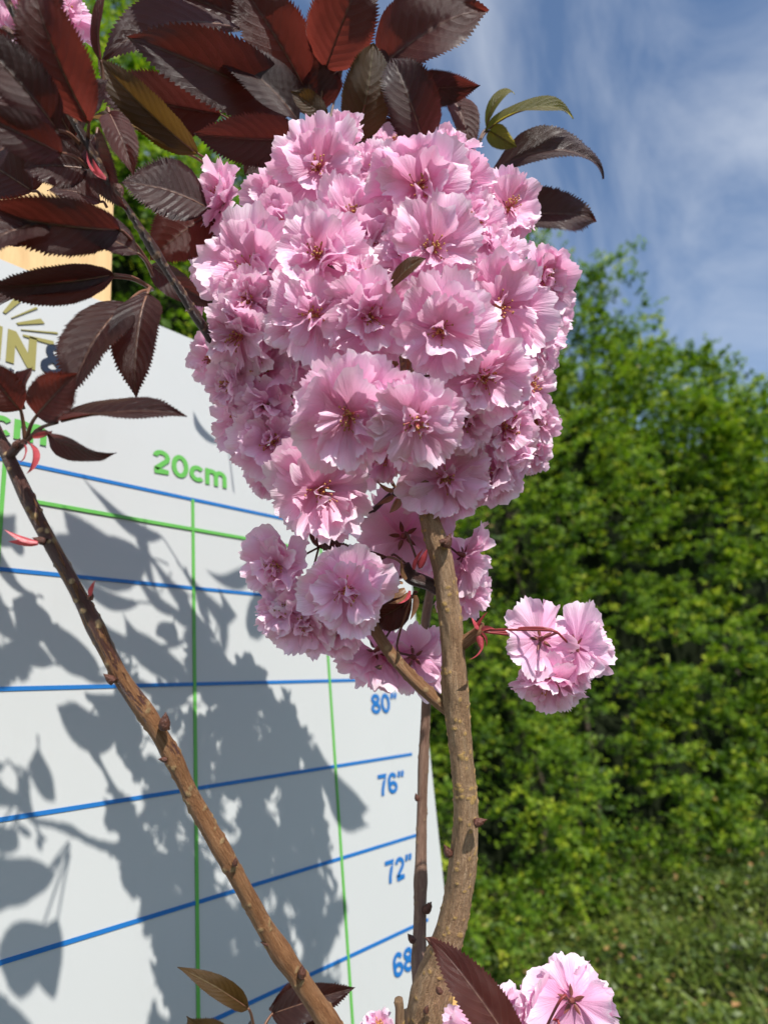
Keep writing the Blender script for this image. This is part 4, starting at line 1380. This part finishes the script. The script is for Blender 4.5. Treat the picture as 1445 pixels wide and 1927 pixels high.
for i, (x, y, d, fc, dep) in enumerate([
        (640, 250, 105, (.2, .75), .47), (850, 275, 110, (.3, .7), .475), (380, 455, 105, (-.9, .1), .50), (385, 545, 95, (-.85, .1), .49), (392, 680, 105, (-.85, -.1), .50),
        (505, 900, 100, (-.6, -.6), .50), (1038, 590, 105, (.9, .1), .52), (1030, 668, 100, (.9, -.1), .51), (1005, 850, 90, (.85, -.3), .51),
        (690, 520, 95, (.4, .5), .412), (540, 545, 95, (-.4, .4), .425), (890, 640, 95, (.4, -.4), .42), (760, 470, 95, (-.4, .3), .415), (610, 860, 110, (.5, -.2), .44), (720, 860, 110, (-.4, -.5), .44),
        (980, 650, 100, (.5, -.3), .455), (500, 770, 110, (-.2, -.5), .45), (870, 400, 95, (.5, .5), .435)]):
    make_flower(x, y, d, fc, dep, False, seed=700 + i, openness=random.uniform(0.05, 0.5))
LOWER = [
    (517, 1066, 135, (-.4, .0), .455, 0, 0, (600, 1030, .50)), (651, 1112, 185, (.02, -.05), .430, 1, 0, (755, 1085, .462)), (535, 1145, 130, (-.3, -.2), .455, 0, 0, (600, 1030, .50)),
    (572, 1172, 150, (-.15, -.45), .450, 0, 0, (640, 1060, .49)), (640, 1180, 110, (.2, -.4), .46, 0, 0, (700, 1100, .47)),
    (757, 1008, 165, (-.15, .05), .490, 1, 1, (790, 1070, .462)), (728, 1040, 120, (-.3, .2), .495, 0, 1, (780, 1075, .462)),
    (885, 1050, 145, (.75, -.45), .480, 0, 1, (838, 1020, .47)), (872, 1108, 120, (.6, -.5), .485, 0, 0, (838, 1030, .47)), (815, 1040, 130, (.1, -.3), .52, 0, 1, (838, 1020, .49)),
    (700, 1235, 150, (-.35, -.55), .505, 0, 1, (772, 1120, .462)), (785, 1240, 140, (.45, -.55), .500, 0, 1, (775, 1120, .462)), (740, 1250, 140, (0, -.8), .515, 0, 0, (772, 1120, .465)),
    (1012, 1205, 140, (-.25, -.2), .445, 1, 1, (905, 1185, .455)), (1092, 1222, 140, (.65, -.35), .445, 0, 1, (905, 1187, .455)), (1035, 1290, 145, (-.05, -.75), .445, 1, 0, (905, 1188, .455)), (1068, 1262, 110, (.3, -.6), .452, 0, 0, (905, 1188, .455)),
    (1080, 1882, 160, (.18, .12), .430, 1, 1, (1000, 1990, .43)), (1005, 1896, 120, (-.45, .3), .440, 0, 1, (1000, 1995, .43)), (890, 1938, 120, (-.4, .4), .450, 0, 1, (960, 2010, .44)), (952, 1905, 100, (-.2, .5), .46, 0, 1, (960, 2010, .44)),
    (712, 1930, 66, (-.1, .8), .470, 0, 0, (730, 2000, .47)),
    (60, 40, 150, (-.2, .2), 0.395, 1, 0, (40, 70, .352)), (118, 22, 130, (.4, .3), 0.400, 0, 0, (45, 70, .352)), (18, 82, 130, (-.4, -.3), 0.395, 0, 0, (40, 70, .352)), (85, 80, 110, (.3, -.3), 0.405, 0, 0, (40, 70, .352)),
]
for i, (x, y, d, fc, dep, sp, bk, node) in enumerate(LOWER):
    make_flower(x, y, d, fc, dep, bool(sp), bool(bk), random.uniform(0.05, 0.3), 200 + i, node, red=(x > 900))
# the far side of the ball of blossom
k = 0
for i in range(44):
    z = 1 - 2 * (i + 0.5) / 44
    ph = i * 2.39996
    dv = np.array([math.cos(ph) * math.sqrt(1 - z * z), math.sin(ph) * math.sqrt(1 - z * z), z])
    w = CR * dv[0] + CU * dv[1] + CF * dv[2]
    if dv[2] > 0.10:
        p = at(716, 606, 0.525) + CR * dv[0] * 0.105 + CU * dv[1] * 0.115 + CF * dv[2] * 0.095
        make_flower(0, 0, 150, w + rng.normal(0, 0.2, 3), pos=p, seed=400 + i, lowres=True)
        k += 1

# ------------------------------------------------------------------ stake
sp0 = at(849, 1905, 0.555)
stake = thing('planting_stake', 'tan wooden planting stake standing behind the trunk', 'stake', (sp0[0], sp0[1], 0))
V, F, UV = tube(np.array([[sp0[0], sp0[1], z] for z in (-0.05, 0.8, 1.4, at(849, 1838, .555)[2] - 0.004, at(849, 1838, .555)[2])]), [0.0115, 0.0115, 0.0115, 0.0115, 0.0095], 20)
mesh_obj('post', V, F, M_STAKE, stake, UV)
tie = np.array([[sp0[0], sp0[1], 1.50], [sp0[0], sp0[1], 1.53]])
V, F, UV = tube(tie, [0.0135, 0.0135], 20)
mesh_obj('tie', V, F, M_NAVY, stake, UV)
